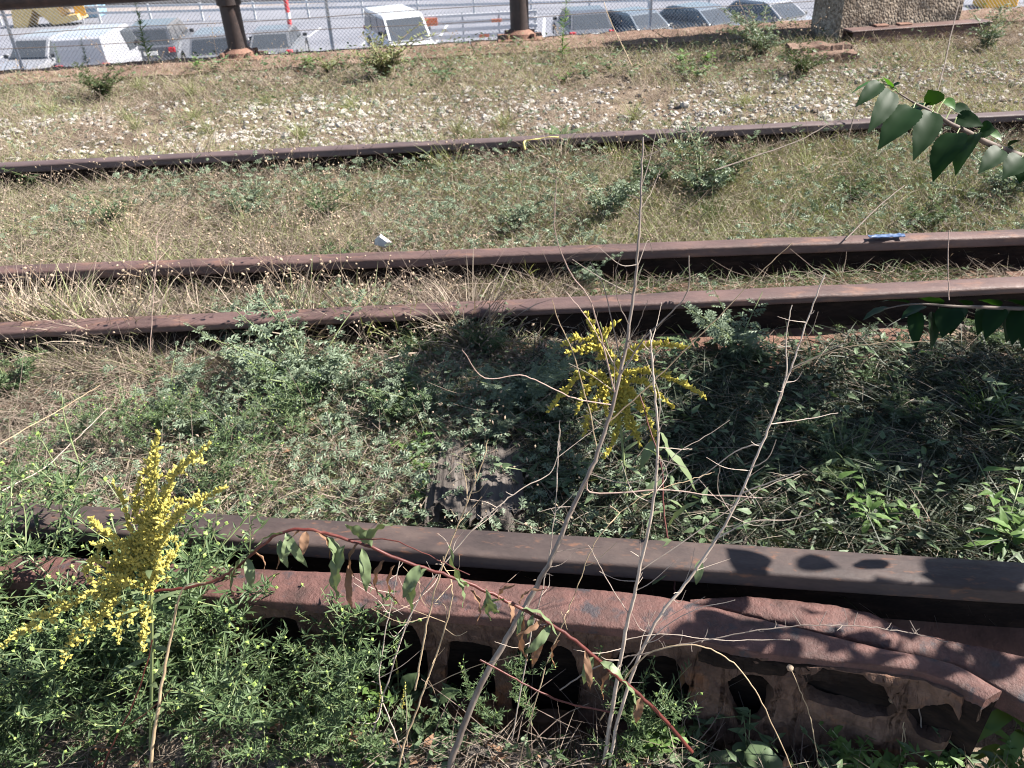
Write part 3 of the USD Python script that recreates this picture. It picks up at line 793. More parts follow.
def car(label, px, ptop, head, L, W, H, paint, style='suv', cat='car', blank=False):
    P = at_z(px, ptop, LOT_Z + H)
    o = thing('parked_car' if cat == 'car' else 'parked_van', label, cat, (P[0], P[1], LOT_Z), head)
    h = H
    if style == 'suv':
        low = [(-L / 2, 0.35), (-L / 2, 0.62 * h), (-L * .47, 0.66 * h), (L * .20, 0.62 * h), (L * .46, 0.52 * h), (L / 2, 0.44 * h), (L / 2, 0.32), (L * .47, 0.24), (-L * .48, 0.26)]
        cab = [(-L * .485, 0.60 * h), (-L * .42, 0.97 * h), (-L * .36, h), (L * .02, h), (L * .07, 0.975 * h), (L * .235, 0.61 * h)]
    elif style == 'van':
        low = [(-L / 2, 0.35), (-L / 2, 0.55 * h), (L * .30, 0.50 * h), (L * .47, 0.42 * h), (L / 2, 0.36 * h), (L / 2, 0.3), (-L * .48, 0.26)]
        cab = [(-L * .495, 0.53 * h), (-L * .48, 0.98 * h), (-L * .45, h), (L * .12, h), (L * .17, 0.975 * h), (L * .36, 0.50 * h)]
    else:
        low = [(-L / 2, 0.32), (-L / 2, 0.56 * h), (-L * .46, 0.64 * h), (L * .20, 0.62 * h), (L * .44, 0.52 * h), (L / 2, 0.42 * h), (L / 2, 0.28), (L * .47, 0.2), (-L * .48, 0.22)]
        cab = [(-L * .475, 0.60 * h), (-L * .32, 0.95 * h), (-L * .25, h), (0, h), (L * .05, 0.97 * h), (L * .25, 0.61 * h)]
    wx = (L * .30, -L * .30)
    wr = 0.34

    def ext(poly, w, inset):
        m_ = MB()
        pg = Polygon(poly).buffer(-.05).buffer(.05, quad_segs=3)
        for (b, ww) in ((0, w - inset * 2), (inset, w)):
            g = pg.buffer(-b)
            e = trimesh.creation.extrude_polygon(g, ww, engine='earcut')
            v = np.array(e.vertices)
            m_.add(np.column_stack([v[:, 0], ww / 2 - v[:, 2], v[:, 1]]), e.faces)
        return m_
    body = Polygon(low)
    for x in wx:
        body = body.difference(shapely.Point(x, wr).buffer(wr + 0.06))
    part(o, 'body', ext(list(body.exterior.coords)[:-1], W, 0.05).out(), paint, smooth=30)
    # cabin tapers towards the roof
    e = trimesh.creation.extrude_polygon(Polygon(cab).buffer(-.06).buffer(.06, quad_segs=3), W - 0.14, engine='earcut')
    v = np.array(e.vertices)
    zz = (v[:, 1] - 0.6 * h) / (0.4 * h)
    yy = ((W - 0.14) / 2 - v[:, 2]) * (1 - 0.17 * np.clip(zz, 0, 1) * (0.4 if style == 'van' else 1))
    part(o, 'cabin', (np.column_stack([v[:, 0], yy, v[:, 1]]), e.faces), paint, smooth=30)

    def pane(name, q, mm=glass_dark, th=0.012):
        q = np.array(q, float); n = unit(np.cross(q[1] - q[0], q[2] - q[0]))
        part(o, name, MB().tm(trimesh.convex.convex_hull(np.vstack([q + n * th, q - n * 0.03]))).out(), mm)
    tp = 0.83 if style != 'van' else 0.93
    hw = (W - 0.14) / 2

    def edge(i, k, t):
        return np.array(cab[i]) * (1 - t) + np.array(cab[k]) * t

    def yat(z):
        return hw * (1 - (1 - tp) * np.clip((z - 0.6 * h) / (0.4 * h), 0, 1))
    for nm, i, k in (('windscreen', 5, 4), ('rear_window', 0, 1)):
        lo_, hi_ = edge(i, k, 0.1), edge(i, k, 0.9)
        yl, yh = yat(lo_[1]) - 0.09, yat(hi_[1]) - 0.09
        if blank and nm == 'rear_window':
            continue
        pane(nm, [(lo_[0], -yl, lo_[1]), (lo_[0], yl, lo_[1]), (hi_[0], yh, hi_[1]), (hi_[0], -yh, hi_[1])][:: (1 if i else -1)])
    zl, zh = (0.66 if style != 'van' else 0.58) * h, 0.93 * h
    for sg in (1, -1):
        fx = lambda i, k, z: np.interp(z, *zip(*sorted([(cab[i][1], cab[i][0]), (cab[k][1], cab[k][0])])))
        xf0, xf1, xr0, xr1 = fx(5, 4, zl) - .12, fx(5, 4, zh) - .08, fx(0, 1, zl) + .12, fx(0, 1, zh) + .12
        for a0, a1 in (((0.0, 0.33),) if blank else ((0.0, 0.33), (0.36, 0.66), (0.69, 1.0))):
            q = [(xf0 + (xr0 - xf0) * a0, sg * yat(zl), zl), (xf0 + (xr0 - xf0) * a1, sg * yat(zl), zl), (xf1 + (xr1 - xf1) * a1, sg * yat(zh), zh), (xf1 + (xr1 - xf1) * a0, sg * yat(zh), zh)]
            pane('side_window', q[::-sg])
        part(o, 'tail_light', MB().box((-L / 2 - .015, sg * (W / 2 - .14) - .12, 0.5 * h), (-L / 2 + .1, sg * (W / 2 - .14) + .12, 0.6 * h), .01).out(), red_lens)
        part(o, 'headlight', MB().box((L * .46, sg * (W / 2 - .22) - .18, 0.40 * h), (L / 2 + .01, sg * (W / 2 - .22) + .18, 0.47 * h), .01).out(), lamp_lens)
        part(o, 'mirror', MB().box((L * .17, sg * (W / 2 + .07) - .09, 0.62 * h), (L * .17 + .1, sg * (W / 2 + .07) + .09, 0.70 * h), .02).out(), trim_m)
        for x in wx:
            for nm, r, ww, mm in (('tyre', wr, .22, tyre_m), ('rim', wr * .62, .235, rim_m)):
                c = trimesh.creation.cylinder(r, ww, sections=20); c.apply_transform(trimesh.transformations.rotation_matrix(math.pi / 2, [1, 0, 0])); c.apply_translation([x, sg * (W / 2 - .13), wr])
                part(o, nm, (c.vertices, c.faces), mm, smooth=40)
    part(o, 'number_plate', MB().box((-L / 2 - .02, -.26, 0.46 * h), (-L / 2 + .02, .26, 0.46 * h + .14), .004).out(), plate_m)
    part(o, 'rear_bumper', MB().box((-L / 2 - .05, -W / 2 + .05, 0.32), (-L / 2 + .1, W / 2 - .05, 0.52), .03).out(), trim_m if style != 'hatch' else paint)
    part(o, 'front_bumper', MB().box((L / 2 - .1, -W / 2 + .05, 0.28), (L / 2 + .05, W / 2 - .05, 0.48), .03).out(), trim_m)
    return o


def paint(name, c):
    return plain(name, c, 0.32, 0.1, 0.5, 0.6, var=0.03)


white_p, grey_p, dgrey_p, silver_p, slate_p = paint('paint_white', (0.55, 0.55, 0.57)), paint('paint_grey', (0.14, 0.145, 0.16)), paint('paint_dark_grey', (0.085, 0.09, 0.105)), paint('paint_silver', (0.25, 0.255, 0.28)), paint('paint_slate', (0.12, 0.14, 0.165))
pale_p = paint('paint_pale_lavender', (0.33, 0.335, 0.37))
HP = math.pi / 2
car('pale silver off road vehicle facing the viaduct at far left of the lot', 36, 36, -HP - .1, 4.3, 1.75, 1.7, silver_p)
car('tall plain pale van seen from behind, left of the dark grey tall vehicle', 97, 27, HP + .08, 4.8, 1.85, 2.1, pale_p, 'van', 'van', True)
car('dark grey tall vehicle seen from behind with red tail light', 158, 19, HP + .12, 4.7, 1.9, 1.8, dgrey_p)
car('grey boxy vehicle parked directly left of the left railing post', 219, 27, HP + .1, 4.4, 1.8, 1.75, grey_p)
car('grey hatchback seen from behind, next to the red and white pole', 276, 25, HP + .05, 4.2, 1.75, 1.5, grey_p, 'hatch')
car('white minivan facing the viaduct, right of the wire fence post', 397, 12, -HP + .38, 4.6, 1.85, 1.75, white_p, 'van', 'van')
car('dark grey hatchback with red tail lights behind the blue rack', 582, 6, HP + .1, 4.4, 1.85, 1.55, dgrey_p, 'hatch')
car('slate car just right of the dark hatchback with red lights', 640, 11, -HP + .5, 4.3, 1.75, 1.5, slate_p, 'hatch')
car('slate car between two slate cars, third from the concrete pillar', 706, 6, -HP + .6, 4.6, 1.8, 1.5, slate_p, 'hatch')
car('silver car parked nearest the concrete pillar', 775, 0, -HP + .6, 4.6, 1.8, 1.5, silver_p, 'hatch')

yellow_p = plain('yellow_steel', (0.52, 0.36, 0.14), 0.6)
orange_p = plain('orange_plastic', (0.55, 0.14, 0.05), 0.5)
sign_p = plain('orange_sign', (0.60, 0.30, 0.02), 0.5)
blue_p = plain('blue_steel', (0.03, 0.13, 0.50), 0.45)
blue_t = plain('blue_tarp', (0.16, 0.28, 0.38), 0.6)
rw_red, rw_white = plain('pole_red', (0.42, 0.03, 0.035), 0.5), plain('pole_white', (0.5, 0.5, 0.52), 0.5)
grey_s = plain('grey_steel', (0.40, 0.41, 0.43), 0.5, 0.3)


def spot(px, py):
    p = at_z(px, py, LOT_Z)
    return p, np.linalg.norm(p - C_) / FPX     # metres per pixel there


# yellow trestle with a triangular opening
p, mpp = spot(40, 27)
q = lambda x, y: ((x - 40) * mpp, (27 - y) * mpp)
pg = Polygon([q(19, 27), q(22, 11), q(60, 7), q(75, 5), q(75, 9), q(57, 11), q(60, 20), q(72, 19), q(73, 23), q(62, 25), q(51, 26), q(38.5, 14), q(30, 27)])
e = trimesh.creation.extrude_polygon(pg, 1.2, engine='earcut'); v = np.array(e.vertices)
o = thing('yellow_trestle', 'yellow steel trestle with a triangular opening at the top left', 'trestle', p)
part(o, 'frame', (np.column_stack([v[:, 0], v[:, 2], v[:, 1]]), e.faces), yellow_p)
part(o, 'cross_bar', MB().tube([[q(31, 20)[0], 0.6, q(31, 20)[1]], [q(46, 20)[0], 0.6, q(46, 20)[1]]], 0.06, 8).out(), yellow_p)
p, mpp = spot(84, 24)
o = thing('orange_sign', 'rectangular orange road work sign on a short white post', 'sign', p, 0.1)
part(o, 'sign_post', MB().box((-.04, 0, 0), (.04, .06, 0.5 * mpp * 16)).out(), rw_white)
part(o, 'panel', MB().box((-4.2 * mpp, -.03, 6 * mpp), (4.2 * mpp, -.003, 20 * mpp), .01).out(), sign_p)
p, mpp = spot(86, 19)
o = thing('blue_bin', 'low dull blue bin behind the orange sign', 'bin', p)
part(o, 'box', MB().box((-10 * mpp, .3, 0), (9 * mpp, 1.6, 8 * mpp), .05).out(), blue_t)
part(o, 'lid', MB().box((-10.5 * mpp, .25, 8.05 * mpp), (9.5 * mpp, 1.65, 9 * mpp), .03).out(), blue_t)
# striped pole
p, mpp = spot(293, 43)
o = thing('striped_pole', 'thin red and white striped pole standing in front of the grey hatchback', 'pole', p)
for k, (a_, b_) in enumerate(((0, 20), (20, 25), (25, 36), (36, 40), (40, 52))):
    part(o, 'stripe', MB().tube([[0, 0, a_ * mpp], [0, 0, b_ * mpp - .002]], 1.9 * mpp, 10).out(), (rw_red, rw_white)[k % 2], smooth=40)
# barrier
p, mpp = spot(425, 44)
o = thing('work_barrier', 'long white slatted barrier with orange blocks left of the middle post', 'barrier', p, edge_ang * .6)
for z, h_ in ((3, 3.2), (9, 3.0), (15, 3.0), (21, 2.5)):
    part(o, 'slat', MB().box((0, 0, z * mpp), (104 * mpp, .06, (z + h_) * mpp), .01).out(), rw_white)
for x, z in ((-3, 15), (50, 3), (78, 3), (62, 15.3), (82, 15.2)):
    wq = 16 if x == -3 else 9
    part(o, 'orange_block', MB().box((x * mpp, -.04, z * mpp), ((x + wq) * mpp, -.004, (z + (6.5 if x == -3 else 2.6)) * mpp), .005).out(), orange_p)
for x in (2, 35, 68, 101):
    part(o, 'upright', MB().box((x * mpp, .062, 0), ((x + 1.5) * mpp, .12, 25 * mpp)).out(), grey_s)
# blue rack
p, mpp = spot(560, 40)
o = thing('blue_rack', 'bright blue pipe rack in front of the dark hatchback', 'rack', p, edge_ang)
part(o, 'rail_bar', MB().tube([[0, 0, 18.5 * mpp], [33 * mpp, 0, 18.5 * mpp]], .045, 8).out(), blue_p, smooth=40)
for x in (2, 13, 24.5):
    part(o, 'leg', MB().tube([[x * mpp, 0, 0], [x * mpp, 0, 18 * mpp]], .045 if x > 20 else .035, 8).out(), blue_p, smooth=40)
p, mpp = spot(1002, 8)
o = thing('yellow_block', 'yellow orange block beyond the edge at the top right corner', 'block', p)
part(o, 'block_body', MB().box((-14 * mpp, 0, 0), (12 * mpp, 1.2, 10 * mpp), .04).out(), sign_p)
# kerbs and a low guard rail across the far side of the lot
pk0, pk1 = at_z(-60, 9, LOT_Z), at_z(560, -6, LOT_Z)
kd = unit(pk1 - pk0)
kang = math.atan2(kd[1], kd[0])
o = thing('far_kerb', loc=pk0, rz=kang, kind='structure')
x = -20.0
while x < 75:
    w = 2.6
    part(o, 'kerb_stone', MB().box((x, 0, 0), (x + w - .03, .35, .28 + .05 * rng.random()), .03).out(), concrete_wall)
    x += w
# shrubs / rubble strip behind it
mb_ = MB()
n_ = 900
T = np.column_stack([rng.uniform(-15, 70, n_), rng.uniform(.5, 1.6, n_), rng.uniform(0, .35, n_)])
X, Y, Z = frames(rng.normal(size=(n_, 3)))
sv, sf = scatter(ICO.vertices, ICO.faces, X, Y, Z, T, rng.uniform(.08, .3, (n_, 3)))
o = thing('rubble_strip', loc=pk0, rz=kang, kind='stuff')
part(o, 'rubble', (sv, sf), stone_dark, kind='stuff')
o = thing('guard_rail', 'low grey guard rail along the far side of the lot', 'guard rail', at_z(150, 22, LOT_Z), kang)
for z in (.45, .75):
    part(o, 'beam', MB().box((-30, 0, z), (45, .05, z + .12), .01).out(), grey_s)
for k in range(26):
    part(o, 'upright', MB().box((-30 + 3 * k, .052, 0), (-29.9 + 3 * k, .15, .9)).out(), grey_s)
# painted bay lines
o = thing('bay_markings', kind='structure')
for px in (20, 75, 135, 192, 245, 305, 370, 440, 540, 615, 680, 745):
    a_ = at_z(px, 50 - px * .045, LOT_Z + .004)
    part(o, 'bay_line', MB().add([[a_[0] - .06, a_[1] - 3, LOT_Z + .004], [a_[0] + .06, a_[1] - 3, LOT_Z + .004], [a_[0] + .4, a_[1] + 2.3, LOT_Z + .004], [a_[0] + .28, a_[1] + 2.3, LOT_Z + .004]], [[0, 1, 2, 3]]).out(), rw_white)

# ------------------------------------------------------------------ gravel, litter and grass (uncountable ground cover)
def hw(y, pad=0.25):
    return 0.64 * (np.maximum(y, 0.2) * 0.84 + 0.74) * 1.08 + pad


def zone_pts(n, lo, hi, xr=(-1, 1), mask=None, zadd=0.0):
    """random ground points between two lines lo(x), hi(x); xr = share of the half width; mask = (noise scale, threshold, seed)"""
    out = []
    got = 0
    while got < n:
        y = rng.uniform(0, 1, 2 * n + 50)
        u = rng.uniform(*xr, 2 * n + 50)
        ymid = (lo(0) + hi(0)) / 2
        yy = lo(0) + (hi(0) - lo(0)) * y
        w = hw(yy)
        x = u * w
        yy = lo(x) + (hi(x) - lo(x)) * y
        keep = rng.uniform(0, 1, len(x)) < w / hw(hi(0))
        if mask:
            keep &= meshkit.fbm(np.stack([x * mask[0], yy * mask[0], 0 * x], -1), 3, mask[2]) > mask[1] + rng.normal(0, 0.04, len(x))
        p = np.stack([x, yy, ground_z(x, yy) + zadd], -1)[keep]
        out.append(p); got += len(p)
        if len(out) > 40:
            break
    return np.vstack(out)[:n]


ln_ = lambda l, off: (lambda x: l[0] * x + l[1] + off)
NEARo, NEARi = ln_(L_NEAR, -0.30), ln_(L_NEAR, 0.02)
M2i, M2o = ln_(L_MID2, -0.09), ln_(L_MID2, 0.03)
M1i, M1o = ln_(L_MID1, -0.10), ln_(L_MID1, 0.03)
FARi, FARo = ln_(L_FAR, -0.11), ln_(L_FAR, 0.04)
EDG = lambda x: EDGE_K * x + EDGE_C - 0.30
EDGt = lambda x: EDGE_K * x + EDGE_C - 0.03


def stones(n, lo, hi, size, mask=None, xr=(-1, 1), flat=0.6):
    T = zone_pts(n, lo, hi, xr, mask)
    s = rng.uniform(*size, (len(T), 1)) * rng.uniform(0.6, 1.25, (len(T), 3))
    s[:, 2] *= flat
    X, Y, Z = frames(rng.normal(size=(len(T), 3)) * [1, 1, 0.3], np.array([0, 0, 1.0]))
    T[:, 2] += s[:, 2] * 0.25
    V, F = scatter(ICO.vertices, ICO.faces, X, Y, Z, T, s)
    return V + rng.normal(0, 1, V.shape) * np.repeat(s.mean(1), len(ICO.vertices))[:, None] * 0.13, F


GA, GB = ln_(L_FAR, 0.30), ln_(L_FAR, 1.75)
m_ = MB()
m_.add(*stones(2700, GA, GB, (0.007, 0.021), (1.3, 0.50, 31)))
m_.add(*stones(1500, GA, GB, (0.006, 0.018), (4.0, 0.55, 33)))
m_.add(*stones(300, GA, GB, (0.018, 0.034), (1.3, 0.55, 31)))
m_.add(*stones(700, FARo, EDG, (0.01, 0.025)))
top('white_gravel', m_.out(), stone_white, kind='stuff')
m_ = MB()
m_.add(*stones(2600, NEARi, M2i, (0.006, 0.02)))
m_.add(*stones(1200, M1o, FARi, (0.006, 0.02)))
m_.add(*stones(900, FARo, EDGt, (0.008, 0.025)))
m_.add(*stones(1500, lambda x: 0 * x + 0.45, NEARo, (0.006, 0.02)))
top('dark_ballast', m_.out(), stone_dark, kind='stuff')


def dirs(n, up=(0.2, 1.0), horiz=1.0, lean=(0, 0)):
    a = rng.uniform(0, 2 * np.pi, n)
    d = np.stack([np.cos(a) * horiz + lean[0], np.sin(a) * horiz + lean[1], rng.uniform(*up, n)], -1)
    return unit(d)


def grass(mb, n, lo, hi, L, W, up, droop, xr=(-1, 1), mask=None, zadd=(0, 0), segs=3):
    P = zone_pts(n, lo, hi, xr, mask)
    n = len(P)
    P[:, 2] += rng.uniform(*zadd, n) - 0.005
    mb.add(*blades(P, dirs(n, up), rng.uniform(*L, n) * rng.uniform(.6, 1, n), rng.uniform(*W, n), rng.uniform(*droop, n), segs))


mid_ = lambda f, g, t: (lambda x: f(x) * (1 - t) + g(x) * t)
s_, sg_, gg_, gd_ = MB(), MB(), MB(), MB()
# between the middle rails and the far rail
grass(s_, 26000, M1o, FARi, (.10, .30), (.0011, .0024), (.4, 2.0), (.1, .6), segs=4)
grass(sg_, 12000, M1o, FARi, (.10, .28), (.0013, .0028), (.5, 2.2), (.15, .6), mask=(1.0, .47, 9), segs=4)
grass(s_, 22000, M1o, FARi, (.05, .19), (.0012, .003), (.25, 1.6), (.1, .5))
grass(s_, 6000, M1o, FARi, (.12, .30), (.0011, .002), (.05, .5), (.0, .25), zadd=(.01, .09), segs=2)
grass(sg_, 16000, M1o, FARi, (.06, .20), (.0015, .003), (.6, 2.2), (.15, .5), xr=(.12, 1))
grass(sg_, 15000, M1o, FARi, (.08, .24), (.0014, .0028), (.5, 2.0), (.15, .6), segs=4)
grass(sg_, 9000, M1o, FARi, (.05, .16), (.0015, .003), (.5, 2.0), (.15, .5), mask=(1.2, .5, 7))
grass(gg_, 4500, M1o, FARi, (.05, .17), (.0018, .0038), (.4, 2.0), (.2, .6), mask=(1.4, .52, 12))
# beyond the far rail
grass(s_, 20000, FARo, EDG, (.08, .24), (.0013, .0028), (.4, 2.0), (.1, .6), mask=(1.0, .42, 52), segs=4)
grass(sg_, 16000, FARo, EDG, (.08, .24), (.0014, .003), (.5, 2.2), (.1, .6), mask=(1.2, .48, 53), segs=4)
grass(s_, 15000, FARo, EDG, (.04, .14), (.0015, .0035), (.2, 1.4), (.1, .5), mask=(1.1, .38, 51))
grass(s_, 7000, FARo, EDG, (.08, .2), (.0012, .0025), (.05, .6), (.0, .3), zadd=(.0, .05), segs=2)
grass(s_, 16000, ln_(L_FAR, 1.6), EDGt, (.06, .22), (.0018, .004), (.3, 1.8), (.1, .5))
grass(sg_, 8000, FARo, EDG, (.05, .15), (.002, .004), (.5, 2.2), (.1, .5), mask=(1.0, .5, 61))
grass(sg_, 5000, FARo, ln_(L_FAR, 0.6), (.06, .18), (.002, .004), (.5, 2.2), (.1, .5))
grass(gg_, 4500, ln_(L_FAR, 1.5), EDGt, (.05, .18), (.0025, .005), (.5, 2.0), (.2, .6), mask=(1.6, .5, 71))
# between the two middle rails and on the rusty plate
grass(s_, 5000, M2o, M1i, (.06, .22), (.001, .0022), (.2, 1.6), (.1, .5), xr=(-1, .15), zadd=(.0, .04))
grass(s_, 7000, M2o, M1i, (.05, .16), (.001, .0022), (.02, .8), (.0, .3), zadd=(.02, .06))
grass(s_, 2500, ln_(L_MID2, -.33), M2i, (.05, .16), (.001, .002), (.02, .7), (.0, .3), xr=(-1, .25), zadd=(.02, .05))
grass(gg_, 2600, M2o, M1i, (.06, .2), (.0015, .003), (.2, 1.4), (.2, .7), mask=(2.0, .5, 14), zadd=(.01, .05))
# near rail to middle rails
grass(s_, 14000, NEARi, M2i, (.07, .24), (.0009, .002), (.3, 1.8), (.1, .6), xr=(-1, .2), mask=(1.4, .42, 18), segs=4)
grass(sg_, 7000, NEARi, M2i, (.06, .2), (.001, .0024), (.3, 1.8), (.2, .6), xr=(-1, .2), mask=(1.6, .46, 19), segs=4)
grass(s_, 14000, NEARi, M2i, (.05, .18), (.001, .0022), (.02, .7), (.0, .4), xr=(-1, .2), zadd=(0, .04))
grass(gg_, 9000, NEARi, M2i, (.04, .14), (.0012, .0028), (.3, 1.6), (.2, .6), xr=(-1, .25), mask=(1.7, .42, 15))
grass(sg_, 5000, NEARi, M2i, (.04, .13), (.001, .0024), (.3, 1.6), (.2, .6), xr=(-1, .2), mask=(1.3, .45, 16))
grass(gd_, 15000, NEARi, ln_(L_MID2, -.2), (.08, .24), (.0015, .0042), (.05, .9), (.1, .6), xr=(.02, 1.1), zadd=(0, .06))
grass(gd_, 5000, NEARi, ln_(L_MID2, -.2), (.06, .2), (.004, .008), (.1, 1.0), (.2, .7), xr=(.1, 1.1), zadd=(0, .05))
grass(s_, 3500, NEARi, ln_(L_MID2, -.2), (.06, .2), (.001, .002), (.0, .5), (.0, .4), xr=(.1, 1.1), zadd=(0, .07))
# foreground
F0 = lambda x: 0 * x + 0.35
grass(s_, 3500, F0, ln_(L_NEAR, -.36), (.06, .2), (.0007, .0016), (.3, 1.8), (.1, .5))
grass(s_, 9000, F0, NEARo, (.04, .15), (.0008, .002), (.0, .7), (.0, .3), zadd=(0, .05))
grass(gg_, 6000, F0, NEARo, (.03, .12), (.001, .0025), (.3, 1.6), (.2, .6), mask=(2.2, .46, 17))
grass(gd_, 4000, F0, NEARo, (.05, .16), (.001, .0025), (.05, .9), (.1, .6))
# strands that stand against the rails and lean over them, mostly in the left half
for l_, xr_ in ((L_MID1, (-1, .1)), (L_MID2, (-1, .05)), (L_FAR, (-1, .15)), (L_FAR, (-.2, 1))):
    grass(s_, 3200, ln_(l_, -.17), ln_(l_, -.06), (.12, .30), (.001, .002), (.5, 2.2), (.1, .5), xr=xr_, mask=(2.5, .46, 81))
    grass(sg_, 1500, ln_(l_, -.17), ln_(l_, -.06), (.10, .26), (.0015, .003), (.6, 2.2), (.1, .5), xr=xr_, mask=(2.5, .48, 82))
grass(gg_, 500, ln_(L_MID1, -.2), ln_(L_MID1, -.06), (.10, .22), (.002, .004), (.4, 1.6), (.3, .8), xr=(.3, 1))
top('straw_grass', s_.out(), straw, kind='stuff')
top('yellow_green_grass', sg_.out(), straw_green, kind='stuff')
top('green_grass', gg_.out(), grass_green, kind='stuff')
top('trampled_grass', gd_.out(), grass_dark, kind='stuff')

# small leaves of creeping weeds, dead leaves, twigs
def cover(mb, n, lo, hi, size, tmpl, xr=(-1, 1), mask=None, zadd=(0.0, .06), tilt=.5):
    P = zone_pts(n, lo, hi, xr, mask); n = len(P)
    P[:, 2] += rng.uniform(*zadd, n)
    a = rng.uniform(0, 2 * np.pi, n)
    X, Y, Z = frames(np.stack([np.cos(a), np.sin(a), rng.uniform(-.3, .7, n)], -1), np.array([0, 0, 1.0]) + rng.normal(0, tilt, (n, 3)))
    mb.add(*scatter(tmpl[0], tmpl[1], X, Y, Z, P, rng.uniform(*size, n)))


c1, c2, c3 = MB(), MB(), MB()
cover(c1, 3800, NEARi, M2i, (.012, .035), SMALLLEAF, xr=(-1, .3), mask=(1.8, .48, 21))
cover(c2, 2600, NEARi, M2i, (.02, .045), LOBED, mask=(1.5, .50, 22))
cover(c1, 2600, F0, NEARo, (.012, .03), SMALLLEAF)
cover(c2, 4200, M1o, FARi, (.02, .05), LOBED, mask=(1.3, .47, 23), zadd=(.02, .16))
cover(c2, 1500, FARo, EDG, (.02, .05), LOBED, mask=(1.1, .50, 28), zadd=(.02, .12))
cover(c2, 1400, NEARi, M2i, (.02, .045), LOBED, xr=(-1, .2), mask=(1.2, .45, 29), zadd=(.02, .12))
cover(c1, 1800, ln_(L_FAR, 1.3), EDGt, (.02, .05), SMALLLEAF, mask=(1.2, .48, 24), zadd=(.02, .1))
cover(c1, 900, M2o, M1i, (.012, .035), SMALLLEAF, mask=(2.5, .5, 25))
cover(c1, 1800, NEARi, ln_(L_MID2, -.2), (.015, .04), SMALLLEAF, xr=(.1, 1.1), mask=(2.0, .45, 26), zadd=(.01, .1))
cover(c3, 1600, F0, NEARo, (.015, .04), SMALLLEAF, zadd=(0, .03))
cover(c3, 600, NEARi, M2i, (.012, .035), SMALLLEAF, zadd=(0, .04))
cover(c3, 900, M1o, EDGt, (.012, .035), SMALLLEAF, zadd=(0, .06))
cover(c3, 260, M2o, M1i, (.012, .03), SMALLLEAF, zadd=(0.03, .05))
top('creeping_weed_leaves', c1.out(), weed_green, kind='stuff')
top('lobed_weed_leaves', c2.out(), weed_grey, kind='stuff')
top('dead_leaf_litter', c3.out(), dead_leaf, kind='stuff')


def twigs(mb, P, L, r, up=(0, .6), bend=.15):
    for p in P:
        d = dirs(1, up)[0]
        l = rng.uniform(*L)
        m = p + d * l * .5 + rng.normal(0, bend * l * .5, 3) * [1, 1, .5]
        q = p + d * l
        rr = rng.uniform(*r)
        mb.tube(spline([p, m, q], 3), [rr, rr * .9, rr * .85, rr * .75, rr * .65, rr * .55, rr * .4], 4, cap=False)


tw = MB()
P = np.array([at_z(x, y, -.14) for x, y in np.column_stack([rng.normal(580, 130, 420), rng.uniform(600, 800, 420)])]); P = P[P[:, 1] < .93]; P[:, 2] += rng.uniform(0, .10, len(P))
twigs(tw, P, (.06, .26), (.0006, .0016), (0, 1.0))
twigs(tw, zone_pts(420, NEARi, M2i, zadd=.02), (.06, .25), (.0006, .0014), (0, .5))
twigs(tw, zone_pts(500, M1o, FARi, zadd=.05), (.10, .30), (.0008, .0016), (0, .9))
twigs(tw, zone_pts(350, FARo, EDG, zadd=.03), (.10, .3), (.001, .002), (0, .9))
twigs(tw, zone_pts(160, M2o, M1i, zadd=.05), (.08, .25), (.0008, .0014), (0, .5))
twigs(tw, zone_pts(260, ln_(L_MID2, -.18), ln_(L_MID1, .1), (-1, .1), zadd=.06), (.12, .38), (.0007, .0013), (.1, 1.1))
twigs(tw, zone_pts(160, ln_(L_FAR, -.25), ln_(L_FAR, .15), (-1, .3), zadd=.06), (.12, .36), (.0009, .0016), (.1, 1.1))
twigs(tw, zone_pts(160, ln_(L_NEAR, .05), ln_(L_MID2, -.2), (-1, .2), zadd=.04), (.1, .3), (.0007, .0012), (.1, 1.0))
top('twig_litter', tw.out(), twig_mat, kind='stuff')

# small pale seed heads on hair thin stems all through the dry grass
P = np.vstack([zone_pts(2600, M1o, FARi, (-1, .4), (2.2, .44, 41)), zone_pts(1000, M1o, FARi, (.2, 1), (2.2, .46, 42)), zone_pts(900, ln_(L_MID2, -.3), M1i, (-1, .1), (2.6, .48, 43)), zone_pts(2400, FARo, EDGt, (-1, 1), (2.0, .45, 44)), zone_pts(600, NEARi, M2i, (-1, .1), (2.5, .5, 45))])
n = len(P)
d = dirs(n, (.5, 2.5)); L = rng.uniform(.06, .24, n)
mb_ = MB(); mb_.add(*blades(P, d, L, .0013, .06, 2))
top('seed_stems', mb_.out(), straw, kind='stuff')
E_ = P + d * L[:, None]; E_[:, 2] -= L * .06
X, Y, Z = frames(d + rng.normal(0, .3, d.shape))
top('pale_seed_heads', scatter(OCT[0], OCT[1], X, Y, Z, E_, rng.uniform(.0016, .0042, (n, 3)) * np.array([1.7, 1, 1])), seed_fluff, kind='stuff')

# ------------------------------------------------------------------ plant prototypes
protos = {}


def along(path, t):
    s = np.r_[0, np.cumsum(np.linalg.norm(np.diff(path, axis=0), axis=1))]
    s /= s[-1]
    return np.stack([np.interp(t, s, path[:, k]) for k in range(3)], -1)


def stem_path(h, lean=.25, curve=.2):
    a = rng.uniform(0, 2 * np.pi)
    d = np.array([math.cos(a), math.sin(a), 0])
    return spline([np.zeros(3), d * lean * h * .35 + [0, 0, h * .5], d * lean * h + [0, 0, h * (1 - curve * lean)]], 5)


